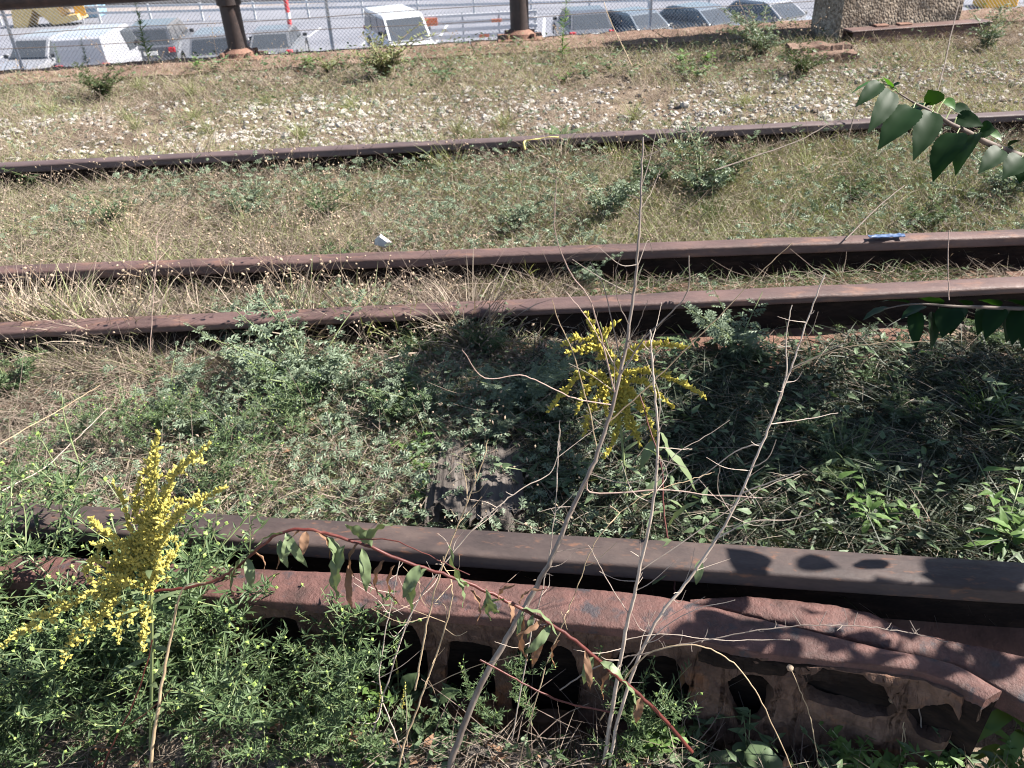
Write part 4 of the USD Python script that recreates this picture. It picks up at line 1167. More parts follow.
def leafy_stems(stems, per, tmpl, size, spread=(.1, 1), rise=(-.2, .8), taper=.4):
    X, T, S = [], [], []
    for p in stems:
        t = rng.uniform(*spread, per)
        T.append(along(p, t))
        a = rng.uniform(0, 2 * np.pi, per)
        X.append(np.stack([np.cos(a), np.sin(a), rng.uniform(*rise, per)], -1))
        S.append(rng.uniform(*size, per) * (1 - taper * t))
    X, Y, Z = frames(np.vstack(X), np.array([0, 0, 1.0]) + rng.normal(0, .25, (sum(map(len, X)), 3)))
    return scatter(tmpl[0], tmpl[1], X, Y, Z, np.vstack(T), np.concatenate(S))


def make_mugwort(o, k):
    stems = [stem_path(rng.uniform(.10, .22), .7) for _ in range(9)]
    mb = MB()
    for p in stems:
        mb.tube(p, np.linspace(.0018, .0008, len(p)), 4, cap=False)
    part(o, 'stem', mb.out(), stem_green)
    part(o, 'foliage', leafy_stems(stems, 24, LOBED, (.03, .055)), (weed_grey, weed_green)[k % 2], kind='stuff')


def make_horseweed(o, k):
    h = .34
    p = stem_path(h, .12)
    part(o, 'stem', tube(p, np.linspace(.003, .001, len(p)), 6), stem_green)
    part(o, 'foliage', leafy_stems([p], 120, leaf(1, .16, ns=4, shape='lance', curl=.3), (.04, .075), (.12, 1), (.2, 1.2), .5), weed_green if k else weed_bright, kind='stuff')


def make_aster(o, k):
    mb, stems = MB(), []
    main = stem_path(rng.uniform(.2, .34), .5)
    mb.tube(main, np.linspace(.0018, .0007, len(main)), 4, cap=False)
    ends = []
    for _ in range(16):
        t = rng.uniform(.25, 1)
        b = along(main, np.array([t]))[0]
        d = dirs(1, (.3, 1.3))[0]
        l = rng.uniform(.05, .13)
        q = spline([b, b + d * l * .6 + rng.normal(0, .008, 3), b + d * l + [0, 0, .02]], 3)
        mb.tube(q, np.linspace(.0009, .0005, len(q)), 3, cap=False)
        stems.append(q); ends.append(q[-1]); ends.append(q[-3] + rng.normal(0, .006, 3))
    part(o, 'stem', mb.out(), stem_green)
    fv = MB()
    fv.add(*leafy_stems(stems, 22, (NEEDLE[0] * [1, .2, 1], NEEDLE[1]), (.012, .028), (.05, 1), (-.1, 1.0), .2))
    fv.add(*leafy_stems([main], 60, (NEEDLE[0] * [1, .16, 1], NEEDLE[1]), (.02, .04), (.05, 1), (-.1, 1.0), .2))
    part(o, 'foliage', fv.out(), aster_green, kind='stuff')
    E_ = np.array(ends)[rng.permutation(len(ends))[:17]]
    X, Y, Z = frames(rng.normal(size=(len(E_), 3)))
    part(o, 'buds', scatter(*OCT, X, Y, Z, E_, rng.uniform(.0026, .0042, len(E_))), bud_green, kind='stuff')


def make_rosette(o, k):
    n = 9
    for q in range(n):
        a = q * 2.4 + rng.uniform(-.3, .3)
        L = rng.uniform(.08, .15)
        lv = leaf(L, L * .28, ns=9, fold=.3, curl=.35, shape='lance', teeth=.18)
        X = unit([math.cos(a), math.sin(a), rng.uniform(.4, 1.1)]); Y = unit(np.cross([0, 0, 1], X)); Z = np.cross(X, Y)
        part(o, 'leaf', (lv[0][:, :1] * X + lv[0][:, 1:2] * Y + lv[0][:, 2:] * Z, lv[1]), weed_bright if k else weed_green, smooth=True)


def make_seedling(o, k):
    stems = [stem_path(rng.uniform(.04, .10), .9) for _ in range(5)]
    mb = MB()
    for p in stems:
        mb.tube(p, .0009, 4, cap=False)
    part(o, 'stem', mb.out(), stem_green)
    part(o, 'foliage', leafy_stems(stems, 9, leaf(1, .45, ns=5, fold=.3, curl=.2), (.018, .038), (.2, 1), (0, .7), .2), weed_bright if k % 2 else weed_green, kind='stuff')


def make_seedstalk(o, k):
    mb, fl = MB(), []
    main = stem_path(rng.uniform(.24, .42), .45)
    mb.tube(main, np.linspace(.0013, .0006, len(main)), 4, cap=False)
    for _ in range(7):
        t = rng.uniform(.45, 1)
        b = along(main, np.array([t]))[0]
        q = b + dirs(1, (.2, 1.2))[0] * rng.uniform(.03, .10)
        mb.tube([b, (b + q) / 2 + rng.normal(0, .004, 3), q], .0006, 3, cap=False)
        fl.append(q)
    part(o, 'stem', mb.out(), bark_tan if k % 2 else stem_brown)
    E_ = np.array(fl + [main[-1]])
    X, Y, Z = frames(rng.normal(size=(len(E_), 3)))
    part(o, 'seed_heads', scatter(ICO.vertices, ICO.faces, X, Y, Z, E_, rng.uniform(.003, .0075, (len(E_), 3))), seed_fluff, kind='stuff')


def make_tuft(o, k):
    n = 110
    P = np.column_stack([rng.normal(0, .018, n), rng.normal(0, .018, n), np.zeros(n) - .01])
    part(o, 'blades', blades(P, dirs(n, (.6, 3.0)), rng.uniform(.12, .30, n), rng.uniform(.0018, .004, n), rng.uniform(.15, .6, n), 4), (grass_green, straw_green, weed_bright, straw)[k % 4], kind='stuff')


def make_bush(o, k):
    stems = [stem_path(rng.uniform(.12, .34), rng.uniform(.4, 1.3)) for _ in range(20)]
    mb = MB()
    for p in stems:
        mb.tube(p, np.linspace(.003, .001, len(p)), 4, cap=False)
    part(o, 'stem', mb.out(), stem_brown)
    part(o, 'foliage', leafy_stems(stems, 42, LOBED if k else (NEEDLE[0] * [1, .3, 1], NEEDLE[1]), (.03, .06), (.02, 1), (-.1, .9), .3), (straw_green, weed_grey, grass_green)[k % 3], kind='stuff')


MAKE = dict(mugwort=make_mugwort, horseweed=make_horseweed, aster=make_aster, rosette=make_rosette, seedling=make_seedling, seedstalk=make_seedstalk, tuft=make_tuft, bush=make_bush)
NAME = dict(mugwort='lobed_weed', horseweed='upright_weed', aster='fine_leaved_weed', rosette='toothed_rosette', seedling='broad_leaved_seedling', seedstalk='dry_seed_stalk', tuft='grass_tuft', bush='weed_bush')
CATS = dict(mugwort='weed', horseweed='weed', aster='weed', rosette='weed', seedling='weed', seedstalk='dry stalk', tuft='grass tuft', bush='bush')


def plant(kind, k, loc, label, group=None, sc=1.0, rz=None, tilt=0.0):
    rz = rng.uniform(0, 6.28) if rz is None else rz
    r = protos.get((kind, k))
    o = thing(NAME[kind], label, CATS[kind], loc, rz, sc, group, ref=r, tilt=tilt)
    if r is None:
        MAKE[kind](o, k)
        protos[(kind, k)] = o
    return o


def gpt(px, py):
    p = at_z(px, py, 0.03)
    p = at_z(px, py, float(ground_z(np.array([p[0]]), np.array([p[1]]))[0]))
    return p


# plants that stand out, by the pixel of their base
for kind, k, px, py, sc, lab in (
    ('mugwort', 0, 315, 405, 1.6, 'large pale green lobed weed clump in front of the middle rails, left of centre'),
    ('mugwort', 0, 290, 392, 1.2, 'pale lobed weed growing into the left side of the large pale clump'),
    ('mugwort', 0, 345, 398, 1.0, 'pale lobed weed growing into the right side of the large pale clump'),
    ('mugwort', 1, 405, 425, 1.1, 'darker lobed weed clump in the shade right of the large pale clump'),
    ('mugwort', 0, 520, 415, 1.1, 'lobed weed clump left of the drooping goldenrod'),
    ('mugwort', 0, 735, 365, 1.3, 'lobed weed leaning on the rusty plate right of the drooping goldenrod'),
    ('mugwort', 0, 585, 290, .9, 'blue green weed growing between the middle rails near the tall stalk'),
    ('mugwort', 1, 335, 275, .9, 'green lobed weed between the middle rails, left of the crumpled white paper'),
    ('mugwort', 0, 610, 225, 1.5, 'grey green weed clump behind the middle rails, next to the tall stalk'),
    ('mugwort', 0, 700, 205, 1.7, 'wide grey green weed clump below the far rail, right of centre'),
    ('mugwort', 0, 1000, 205, 1.6, 'pale grey green weed in the grass under the heart-leaved branch'),
    ('mugwort', 0, 985, 50, 1.5, 'silvery grey weed right of the steel channel'),
    ('mugwort', 1, 15, 400, 1.1, 'bluish green lobed weed at the left edge before the middle rails'),
    ('mugwort', 0, 245, 375, 1.0, 'lobed weed left of the large pale clump'),
    ('rosette', 0, 30, 305, 1.2, 'toothed rosette between the middle rails at the left edge'),
    ('rosette', 1, 598, 155, 1.3, 'bright toothed rosette against the far rail by the yellow tape'),
    ('rosette', 0, 560, 140, 1.4, 'toothed rosette just beyond the far rail by the yellow tape'),
    ('rosette', 0, 480, 518, 1.0, 'dark toothed rosette behind the near rail by the sleeper stumps'),
    ('rosette', 0, 700, 345, 1.2, 'toothed rosette standing on the rusty plate right of the pale stalk'),
    ('horseweed', 0, 150, 66, 1.5, 'tall upright leafy weed in front of the dark grey tall vehicle'),
    ('horseweed', 0, 562, 62, 1.35, 'upright leafy weed in front of the blue rack'),
    ('horseweed', 1, 88, 68, .7, 'small upright weed in front of the tall pale van'),
    ('horseweed', 1, 60, 66, .55, 'tiny upright weed on the edge below the silver off road vehicle'),
    ('bush', 0, 385, 78, 1.3, 'wispy yellow green bush below the white minivan'),
    ('bush', 1, 760, 58, 1.2, 'green bush on the edge left of the broken concrete block'),
    ('bush', 2, 800, 78, .8, 'dark bush in the shade of the pillar'),
    ('bush', 2, 105, 100, .9, 'olive bush at the left beyond the far rail'),
    ('bush', 0, 330, 75, .6, 'small wispy bush between the left post and the white minivan'),
    ('bush', 2, 720, 190, .75, 'dark green bush before the far rail, right of the wide grey clump'),
    ('seedling', 1, 868, 532, 1.5, 'bright leafy weed behind the near rail in the shade'),
    ('seedling', 1, 1000, 545, 1.8, 'leafy weed behind the near rail at the right edge'),
    ('seedling', 0, 550, 492, 1.5, 'weed with two light leaves behind the sleeper stumps'),
    ('seedling', 0, 1010, 440, 1.6, 'broad leaved weed in the shade at the right edge'),
    ('tuft', 0, 845, 470, .9, 'dark grass tuft in the shaded grass at right'),
    ('tuft', 2, 985, 420, .8, 'light grass tuft in the shaded grass near the right edge'),
    ('tuft', 0, 905, 262, .7, 'grass tuft between the middle rails below the blue scrap'),
    ('tuft', 0, 990, 248, .7, 'grass tuft between the middle rails at the right edge'),
):
    plant(kind, k, gpt(px, py), lab, sc=sc)

THIRD = lambda px: 'left' if px < 341 else ('right' if px > 683 else 'centre')


def patch(kind, ks, n, xr, yr, where, desc, sc=(.8, 1.2), tilt=.0):
    for _ in range(n):
        px, py = rng.uniform(*xr), rng.uniform(*yr)
        th = THIRD(px)
        plant(kind, int(rng.choice(ks)), gpt(px, py), f'{desc} {where}, {th} of the picture', f'{NAME[kind].replace("_", " ")}s {where}, {th}', rng.uniform(*sc), tilt=rng.uniform(-tilt, tilt))


patch('aster', (0, 1, 2, 3), 46, (-20, 350), (650, 800), 'in the foreground', 'fine leaved green budded weed', (.8, 1.2))
patch('aster', (0, 1, 2, 3), 15, (-20, 235), (575, 612), 'by the left goldenrod at the near rail', 'fine leaved weed', (.8, 1.1))
patch('aster', (0, 1, 2, 3), 9, (-20, 120), (640, 700), 'in the foreground', 'fine leaved green budded weed', (.8, 1.1))
patch('aster', (0, 1, 2, 3), 22, (-20, 345), (430, 520), 'behind the near rail', 'fine leaved green budded weed', (.45, .8))
patch('aster', (0, 1), 9, (360, 660), (690, 790), 'in the foreground', 'fine leaved green budded weed', (.5, .8))
patch('seedling', (0, 1, 2, 3), 26, (300, 700), (690, 790), 'in the foreground', 'small broad leaved weed', (.6, 1.1))
patch('seedling', (0, 1), 11, (740, 1000), (755, 800), 'in the foreground', 'small broad leaved weed', (.6, 1.1))
patch('seedling', (0, 1, 2), 14, (320, 640), (430, 515), 'behind the near rail', 'small broad leaved weed', (.6, 1.0))
patch('mugwort', (0, 1), 12, (150, 680), (345, 450), 'before the middle rails', 'grey green lobed weed', (.55, .9))
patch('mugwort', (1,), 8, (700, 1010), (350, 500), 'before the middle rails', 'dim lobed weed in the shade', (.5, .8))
patch('mugwort', (0, 1), 10, (20, 1000), (180, 235), 'behind the middle rails', 'grey green lobed weed', (.7, 1.1))
patch('seedstalk', (0, 1, 2, 3), 80, (-10, 470), (170, 345), 'around the middle rails', 'thin dry stalk with pale seed heads', (.5, .95), .4)
patch('seedstalk', (0, 1, 2, 3), 24, (420, 1000), (150, 230), 'behind the middle rails', 'thin dry stalk with small seed heads', (.6, 1.0), .3)
patch('seedstalk', (0, 1), 14, (0, 800), (60, 110), 'near the viaduct edge', 'thin dry stalk', (.8, 1.3), .3)
patch('tuft', (1, 0), 22, (690, 960), (170, 225), 'behind the middle rails', 'yellow green grass tuft', (.6, .9))
patch('tuft', (1, 1, 0), 16, (0, 690), (170, 240), 'behind the middle rails', 'yellow green grass tuft', (.5, .8))
patch('tuft', (1,), 18, (-10, 1000), (85, 145), 'around the far rail', 'yellow green grass tuft', (.6, .9))
patch('seedling', (0, 1), 16, (180, 740), (62, 85), 'near the viaduct edge', 'small green weed', (1.2, 2.0))

patch('tuft', (3, 3, 1), 16, (-20, 450), (335, 350), 'against the front middle rail', 'dry grass tuft', (.9, 1.4))
patch('tuft', (3, 1), 12, (60, 560), (282, 296), 'between the middle rails', 'dry grass tuft', (.7, 1.1))
patch('tuft', (3, 1), 16, (90, 700), (166, 178), 'against the far rail', 'dry grass tuft', (.9, 1.4))
patch('mugwort', (0, 1), 8, (180, 470), (335, 352), 'against the front middle rail', 'lobed weed', (.7, 1.0))
patch('mugwort', (0, 1), 5, (200, 480), (280, 296), 'between the middle rails', 'small lobed weed', (.5, .75))
patch('aster', (0, 1, 2, 3), 24, (-30, 225), (640, 690), 'below the left goldenrod', 'tall fine leaved weed', (1.15, 1.6))
patch('seedling', (0, 1, 2, 3), 6, (780, 930), (735, 760), 'against the pierced iron bar', 'small broad leaved weed', (.4, .7))
patch('seedstalk', (0, 1, 2, 3), 26, (20, 460), (335, 352), 'against the front middle rail', 'tall dry stalk with pale seed heads', (.7, 1.1), .35)
patch('tuft', (3, 3, 1), 14, (-10, 480), (336, 350), 'against the front middle rail', 'dry grass tuft', (1.1, 1.6))
# ------------------------------------------------------------------ goldenrod
def floret_row(path, n, size, up=0.8, r=.0095):
    t = np.linspace(0.04, 1, n) + rng.normal(0, .006, n)
    P = along(path, np.clip(t, 0, 1))
    d = unit(along(path, np.clip(t + .03, 0, 1)) - along(path, np.clip(t - .03, 0, 1)) + 1e-6)
    X = unit(rng.normal(0, .55, (n, 3)) + [0, 0, up] + d * .5)
    P = P + X * r * rng.uniform(.3, 1.1, (n, 1)) * (1.15 - .6 * t[:, None])
    X, Y, Z = frames(X)
    s = rng.uniform(.75, 1.2, (n, 1)) * np.array([[size, size * .5, size * .5]]) * (1.15 - .35 * t[:, None])
    return scatter(*OCT, X, Y, Z, P, s)


def goldenrod(label, base_px, base_z, y, main, arms, fmat, size, dens, sub_step=.02, sub_len=.05, leaves=14):
    base = at_z(*base_px, base_z)
    o = thing('goldenrod', label, 'goldenrod', base)
    mb = MB()
    mp = np.array([at_y(a, b, y) for a, b in main])
    stem = spline(np.vstack([base, mp[0]]) if len(mp) == 1 else np.vstack([base, mp]), 5)
    mb.tube(stem, np.linspace(.0035, .0012, len(stem)), 6)
    fl = MB()
    for pts, dy, dn in arms:
        ys = y + np.linspace(0, dy, len(pts))
        p = spline([at_y(a, b, q) for (a, b), q in zip(pts, ys)], 6)
        mb.tube(p, np.linspace(.0012, .0006, len(p)), 4)
        L = np.linalg.norm(np.diff(p, axis=0), axis=1).sum()
        fl.add(*floret_row(p, int(L * dens * dn), size))
        for t in np.arange(.12, .86, sub_step / max(L, .05)):
            b_ = along(p, np.array([t]))[0]
            dd_ = unit(along(p, np.array([min(t + .1, 1)]))[0] - b_)
            e_ = unit(dd_ * .8 + rng.normal(0, .55, 3) * [1, .8, 1] + [0, 0, .15]) * sub_len * rng.uniform(.5, 1.2) * (1.15 - t)
            q_ = spline([b_, b_ + e_ * .55 + [0, 0, .003], b_ + e_ - [0, 0, .003]], 4)
            mb.tube(q_, .0005, 3, cap=False)
            fl.add(*floret_row(q_, max(5, int(np.linalg.norm(e_) * dens * 1.5)), size))
    part(o, 'stem', mb.out(base), stem_green)
    part(o, 'flowers', fl.out(base), fmat, kind='stuff')
    for _ in range(leaves):
        t = rng.uniform(.1, .75)
        b = along(stem, np.array([t]))[0]
        d = dirs(1, (-.3, .7))[0]
        v, f = leaf_between(b, b + d * rng.uniform(.04, .08), .011, shape='lance', curl=.3)
        part(o, 'leaf', (v - base, f), lance_leaf, smooth=True)
    return o


goldenrod('bright yellow goldenrod with upright plumes at the left, in front of the rails', (150, 765), -.14, .93,
          [(152, 640), (150, 560), (156, 500), (158, 436)],
          [([(148, 600), (150, 540), (153, 490), (158, 434)], -.01, 2.6), ([(140, 560), (146, 515), (150, 470), (154, 445)], .03, 1.6),
           ([(150, 550), (168, 490), (188, 462), (209, 446)], -.05, 1.5), ([(148, 585), (172, 525), (198, 503), (225, 489)], -.05, 1.6),
           ([(142, 575), (115, 540), (98, 528), (90, 518)], -.05, 1.6), ([(140, 590), (118, 555), (104, 545), (92, 545)], .03, 1.6),
           ([(138, 590), (118, 580), (100, 585), (82, 600)], -.06, 1.8), ([(130, 580), (110, 570), (95, 560), (85, 575)], .02, 1.5),
           ([(145, 590), (160, 570), (172, 560), (180, 545)], .05, 1.6), ([(140, 560), (128, 520), (122, 500), (114, 484)], .03, .8),
           ([(120, 590), (80, 602), (40, 622), (-2, 650)], -.07, 1.4), ([(125, 600), (95, 618), (75, 635), (62, 668)], -.08, .8),
           ([(135, 600), (125, 615), (118, 630), (120, 645)], -.05, 1.4), ([(145, 600), (148, 618), (145, 635), (144, 652)], -.04, 1.4),
           ([(128, 585), (112, 600), (104, 612), (100, 625)], -.04, 1.5), ([(146, 590), (135, 540), (128, 560), (110, 600)], .02, 1.6),
           ([(150, 560), (140, 530), (135, 505), (140, 480)], .02, 1.5), ([(152, 600), (160, 540), (166, 510), (172, 485)], .02, 1.4)],
          yellow_flower, .0056, 340, .017, .042)
goldenrod('dull yellow goldenrod with drooping star shaped arms behind the near rail', (628, 512), .04, 1.52,
          [(622, 440), (618, 400), (612, 362), (600, 322)],
          [([(612, 375), (632, 352), (655, 345), (688, 348)], -.05, 1.5), ([(614, 378), (645, 372), (672, 380), (706, 398)], -.08, 1.5),
           ([(618, 385), (640, 382), (655, 392), (673, 408)], -.10, 1.2), ([(616, 390), (638, 400), (648, 420), (655, 448)], -.09, 1.6),
           ([(614, 390), (628, 415), (634, 430), (640, 445)], -.06, 1.6), ([(612, 392), (618, 425), (612, 445), (604, 458)], -.10, 1.6),
           ([(610, 385), (600, 395), (590, 410), (584, 436)], -.06, 1.1), ([(608, 378), (585, 375), (568, 388), (549, 411)], -.05, 1.6),
           ([(610, 382), (592, 385), (584, 395), (577, 412)], -.06, 1.5), ([(612, 385), (622, 395), (625, 410), (628, 430)], -.04, 1.8),
           ([(612, 380), (605, 395), (606, 410), (612, 425)], -.07, 1.8), ([(610, 375), (618, 380), (632, 395), (640, 410)], -.03, 1.6),
           ([(604, 345), (596, 335), (590, 325), (586, 312)], .02, .9), ([(600, 345), (585, 340), (575, 340), (563, 346)], .0, .9),
           ([(602, 340), (610, 330), (614, 326), (618, 322)], .02, .7), ([(604, 352), (592, 350), (580, 350), (566, 353)], -.02, .8), ([(600, 358), (605, 355), (610, 356), (614, 359)], -.06, 3.0)],
          dull_flower, .0088, 330, .045, .024, leaves=8)
# a few small yellow flowers low in the foreground
for px, py in ((398, 660), (378, 700), (402, 695)):
    b = at_z(px, py + 45, -.14)
    p = spline([b, at_y(px, py + 15, b[1]), at_y(px + rng.uniform(-8, 8), py - 12, b[1])], 5)
    o = thing('small_goldenrod', 'small yellow flowering weed among the foreground weeds, just below the cast iron bar', 'goldenrod', b, group='small yellow weeds in the foreground')
    part(o, 'stem', tube(p - b, .0009, 4), stem_green)
    v, f = floret_row(p[5:], 26, .0035, r=.004)
    part(o, 'flowers', (v - b, f), yellow_flower, kind='stuff')

# ------------------------------------------------------------------ dry stalks, given by their outline points and the row they stand in
def path3(pts, y0, y1):
    a = np.array(pts, float)
    s = np.r_[0, np.cumsum(np.linalg.norm(np.diff(a, axis=0), axis=1))]; s /= s[-1]
    return np.array([at_y(p[0], p[1], y0 + (y1 - y0) * t) for p, t in zip(a, s)])


def stalk(name, label, m, pts, y0, y1, r0, r1, branches=(), cat='dry stalk', spurs=0, sides=7, wob=.0007):
    r0, r1 = r0 * .58, r1 * .66
    P = path3(pts, y0, y1)
    base = P[0].copy()
    dep = lambda p: (p - C_) @ F_
    o = thing(name, label, cat, base)
    S = spline(P, 7)
    S[1:-1] += rng.normal(0, wob, (len(S) - 2, 3))
    rr = np.linspace(r0, r1, len(S)) / 2 * np.array([dep(q) for q in S]) / FPX
    part(o, 'stem', tube(S - base, rr, sides), m, smooth=True)
    for b in branches:
        bp, b0, b1 = b[0], b[1], b[2]
        mat2 = b[3] if len(b) > 3 else m
        # start depth: nearest main point in the picture
        q = [proj(x)[:2] for x in S]
        k = int(np.argmin([math.hypot(c[0] - bp[0][0], c[1] - bp[0][1]) for c in q]))
        ya = S[k][1]
        B = path3(bp, ya, ya + rng.uniform(-.08, .08))
        near_main = math.hypot(q[k][0] - bp[0][0], q[k][1] - bp[0][1])
        if near_main < 14:
            B[0] = S[k]
        B = spline(B, 5)
        B[1:-1] += rng.normal(0, wob * .7, (len(B) - 2, 3))
        rb = np.linspace(b0 * .60, b1 * .62, len(B)) / 2 * np.array([dep(x) for x in B]) / FPX
        part(o, 'branch', tube(B - base, rb, 5), mat2, smooth=True)
    if cat == 'dry stalk':
        for _ in range(spurs * 2):
            t = rng.uniform(.3, .98)
            b = along(S, np.array([t]))[0]
            d = unit(dirs(1, (-.1, 1.2))[0]); l = rng.uniform(.03, .11)
            q_ = spline([b, b + d * l * .5 + rng.normal(0, .006, 3), b + d * l + [0, 0, .01]], 4)
            part(o, 'twig', tube(q_ - base, np.linspace(.0008, .0003, len(q_)), 4), m)
    for _ in range(spurs):
        t = rng.uniform(.25, .97)
        b = along(S, np.array([t]))[0]
        d = unit(dirs(1, (-.2, 1.0))[0] + [0, 0, .3])
        l = rng.uniform(.008, .03)
        part(o, 'spur', tube(np.array([b, b + d * l * .5 + rng.normal(0, .001, 3), b + d * l]) - base, [.0007, .0006, .0004], 4), m)
    return o


stalk('dry_stalk', 'tallest grey dry stalk rising from bottom centre across both middle rails', bark_grey,
      [(446, 775), (474, 700), (500, 650), (522, 612), (548, 565), (572, 510), (598, 452), (618, 385), (631, 315), (638, 250), (641, 195), (643, 137)], .86, 1.16, 12, 2.6,
      [([(622, 372), (645, 338), (672, 312), (688, 290), (689, 256)], 3.2, 1.8), ([(619, 395), (603, 345), (590, 300), (572, 275), (556, 235), (556, 180)], 3, 1.5, bark_pink),
       ([(600, 450), (588, 405), (572, 350), (560, 325), (552, 300)], 2.2, 1.2, bark_tan), ([(622, 370), (612, 320), (603, 285), (590, 262)], 2.4, 1.4), ([(629, 322), (618, 300), (616, 270), (622, 255)], 1.8, 1),
       ([(636, 265), (648, 240), (652, 252)], 1.6, 1), ([(620, 378), (600, 340), (585, 315), (566, 292)], 2, 1.2, bark_pink),
       ([(608, 425), (650, 385), (690, 345), (725, 310), (765, 268), (792, 243)], 2.6, 1.2, bark_tan), ([(612, 408), (575, 398), (545, 385), (520, 375), (485, 378), (462, 350)], 2.4, 1.4, bark_pink),
       ([(634, 300), (650, 290), (664, 272)], 1.4, .8), ([(640, 210), (652, 190), (660, 170)], 1.2, .7), ([(628, 340), (640, 320), (648, 300)], 1.4, .9),
       ([(596, 460), (590, 492), (660, 490), (712, 495), (762, 498)], 3.4, 1.6, bark_pink)], spurs=8)
stalk('dry_stalk', 'pale silvery dry stalk crossing the near rail just right of the tallest stalk', bark_pale,
      [(600, 790), (612, 712), (624, 640), (634, 595), (646, 540), (655, 490), (658, 440), (655, 395), (652, 360), (650, 330)], .86, 1.02, 8, 2.4,
      [([(655, 480), (675, 455), (705, 437), (730, 420)], 1.6, .9), ([(656, 448), (680, 449), (692, 449)], 1.6, 1), ([(640, 570), (700, 530), (760, 490), (800, 474)], 2.0, 1.2),
       ([(630, 612), (610, 585), (597, 560), (588, 545)], 1.6, 1), ([(618, 675), (650, 640), (690, 612), (735, 600)], 2.0, 1.0), ([(626, 640), (660, 634), (720, 640), (790, 640)], 1.6, .9)], spurs=8)
stalk('dry_stalk', 'branching pale stalk leaning right over the near rail toward the guard rail', bark_pale,
      [(606, 800), (618, 720), (650, 632), (685, 585), (712, 545), (738, 500), (757, 455), (775, 412), (790, 370), (806, 325), (825, 274)], .84, 1.15, 6.5, 2,
      [([(772, 418), (786, 375), (786, 335), (792, 305)], 3, 1.6), ([(740, 496), (770, 482), (802, 470)], 2.6, 1.3), ([(716, 540), (752, 521), (790, 520), (826, 507)], 2.2, 1.0),
       ([(770, 424), (800, 420), (838, 413)], 2.2, 1.0), ([(790, 372), (835, 350), (880, 343), (930, 342)], 2, 1, bark_tan), ([(752, 466), (768, 458), (776, 440)], 2, 1),
       ([(764, 440), (735, 452), (700, 478), (668, 502)], 2.4, 1.4), ([(728, 515), (718, 490), (720, 466)], 1.6, .9), ([(800, 345), (812, 330), (818, 312)], 1.4, .8)], spurs=10)
stalk('dry_stalk', 'thick tan dead stem in the foreground left of the red stem', bark_tan,
      [(395, 790), (404, 745), (424, 690), (446, 625), (452, 585), (440, 560)], .86, 1.0, 4.5, 1.4, [([(424, 690), (470, 668), (520, 655)], 1.4, .8)], spurs=3)
stalk('dry_stalk', 'thin straight whitish stem slanting across the near rail, left of centre', bark_pale,
      [(362, 770), (392, 668), (412, 612), (438, 572), (478, 524), (520, 490), (552, 470), (560, 430)], .90, 1.12, 3.2, 1.2, spurs=6)
stalk('dry_stalk', 'tan stalk with narrow seed spike leaning by the sleeper stumps', bark_tan,
      [(415, 690), (424, 640), (436, 585), (452, 540), (468, 500), (482, 462), (488, 440)], .92, 1.06, 3.6, 1.6, spurs=4)
stalk('dry_stalk', 'thin upright white stem between the sleeper stumps and the tallest stalk', bark_pale,
      [(512, 740), (530, 640), (545, 580), (554, 520), (558, 465), (560, 420)], .90, 1.04, 2.4, 1.2, spurs=3)
stalk('dry_stalk', 'curved pale stem in the left foreground bending over the arched openings', bark_pale,
      [(415, 790), (396, 735), (380, 690), (384, 640), (392, 600), (400, 560)], .86, 1.0, 2.6, 1.4, spurs=3)
stalk('dry_stalk', 'thin yellowish stem crossing the pink bar diagonally near centre', bark_tan,
      [(520, 760), (545, 670), (565, 620), (583, 570), (600, 535), (640, 498), (690, 480), (715, 472)], .88, 1.05, 2.4, 1, spurs=2)
stalk('dry_stalk', 'two long straw stems lying at the left, the lower one', bark_pale,
      [(-30, 508), (40, 470), (75, 440), (108, 408)], 1.35, 1.65, 2.4, 1.3)
stalk('dry_stalk', 'two long straw stems lying at the left, the upper one', bark_tan,
      [(-30, 462), (20, 432), (60, 410), (100, 385)], 1.5, 1.75, 2.2, 1.2)
stalk('dry_stalk', 'tan peeling upright stem under the left goldenrod', bark_tan,
      [(148, 790), (155, 730), (164, 672), (172, 632), (176, 605)], .82, .92, 6.5, 3.5, [([(170, 640), (182, 590), (205, 583)], 3.5, 2)])
stalk('barbed_twig', 'grey twig with little thorns arching along the pierced side of the bar', bark_grey,
      [(560, 690), (600, 665), (650, 652), (700, 641), (760, 630), (815, 625), (870, 627), (915, 634), (948, 642)], .93, .86, 2.6, 1.2, spurs=22, cat='twig')
stalk('dry_stalk', 'thin golden stem arching down across the trapezoid hole', bark_tan,
      [(600, 720), (640, 660), (690, 645), (725, 657), (752, 685), (775, 730), (800, 790)], .92, .80, 2.6, 1.6)
stalk('dry_stalk', 'grey stem standing at lower right before the oval hole', bark_grey,
      [(938, 790), (925, 745), (918, 700), (915, 684)], .84, .90, 3, 2.4)
stalk('red_stem', 'long red stem arching from left over the near rail down to bottom centre', stem_red,
      [(150, 592), (190, 587), (222, 577), (243, 562), (262, 545), (290, 530), (325, 533), (365, 545), (410, 563), (455, 578), (500, 598), (540, 618), (580, 645), (615, 675), (650, 705), (692, 752)], .96, .84, 5, 6,
      [([(480, 660), (510, 676), (540, 692), (575, 705), (610, 712)], 3.4, 3), ([(345, 540), (390, 540), (430, 556), (470, 575)], 2.4, 1.6)], cat='weed stem', wob=.0008)
stalk('red_stem', 'thin dark red stem at bottom left below the goldenrod', stem_red,
      [(95, 790), (112, 745), (135, 700), (148, 660), (152, 640)], .84, .9, 3.2, 2, [([(118, 732), (150, 710), (172, 688)], 2, 1.4)], cat='weed stem')
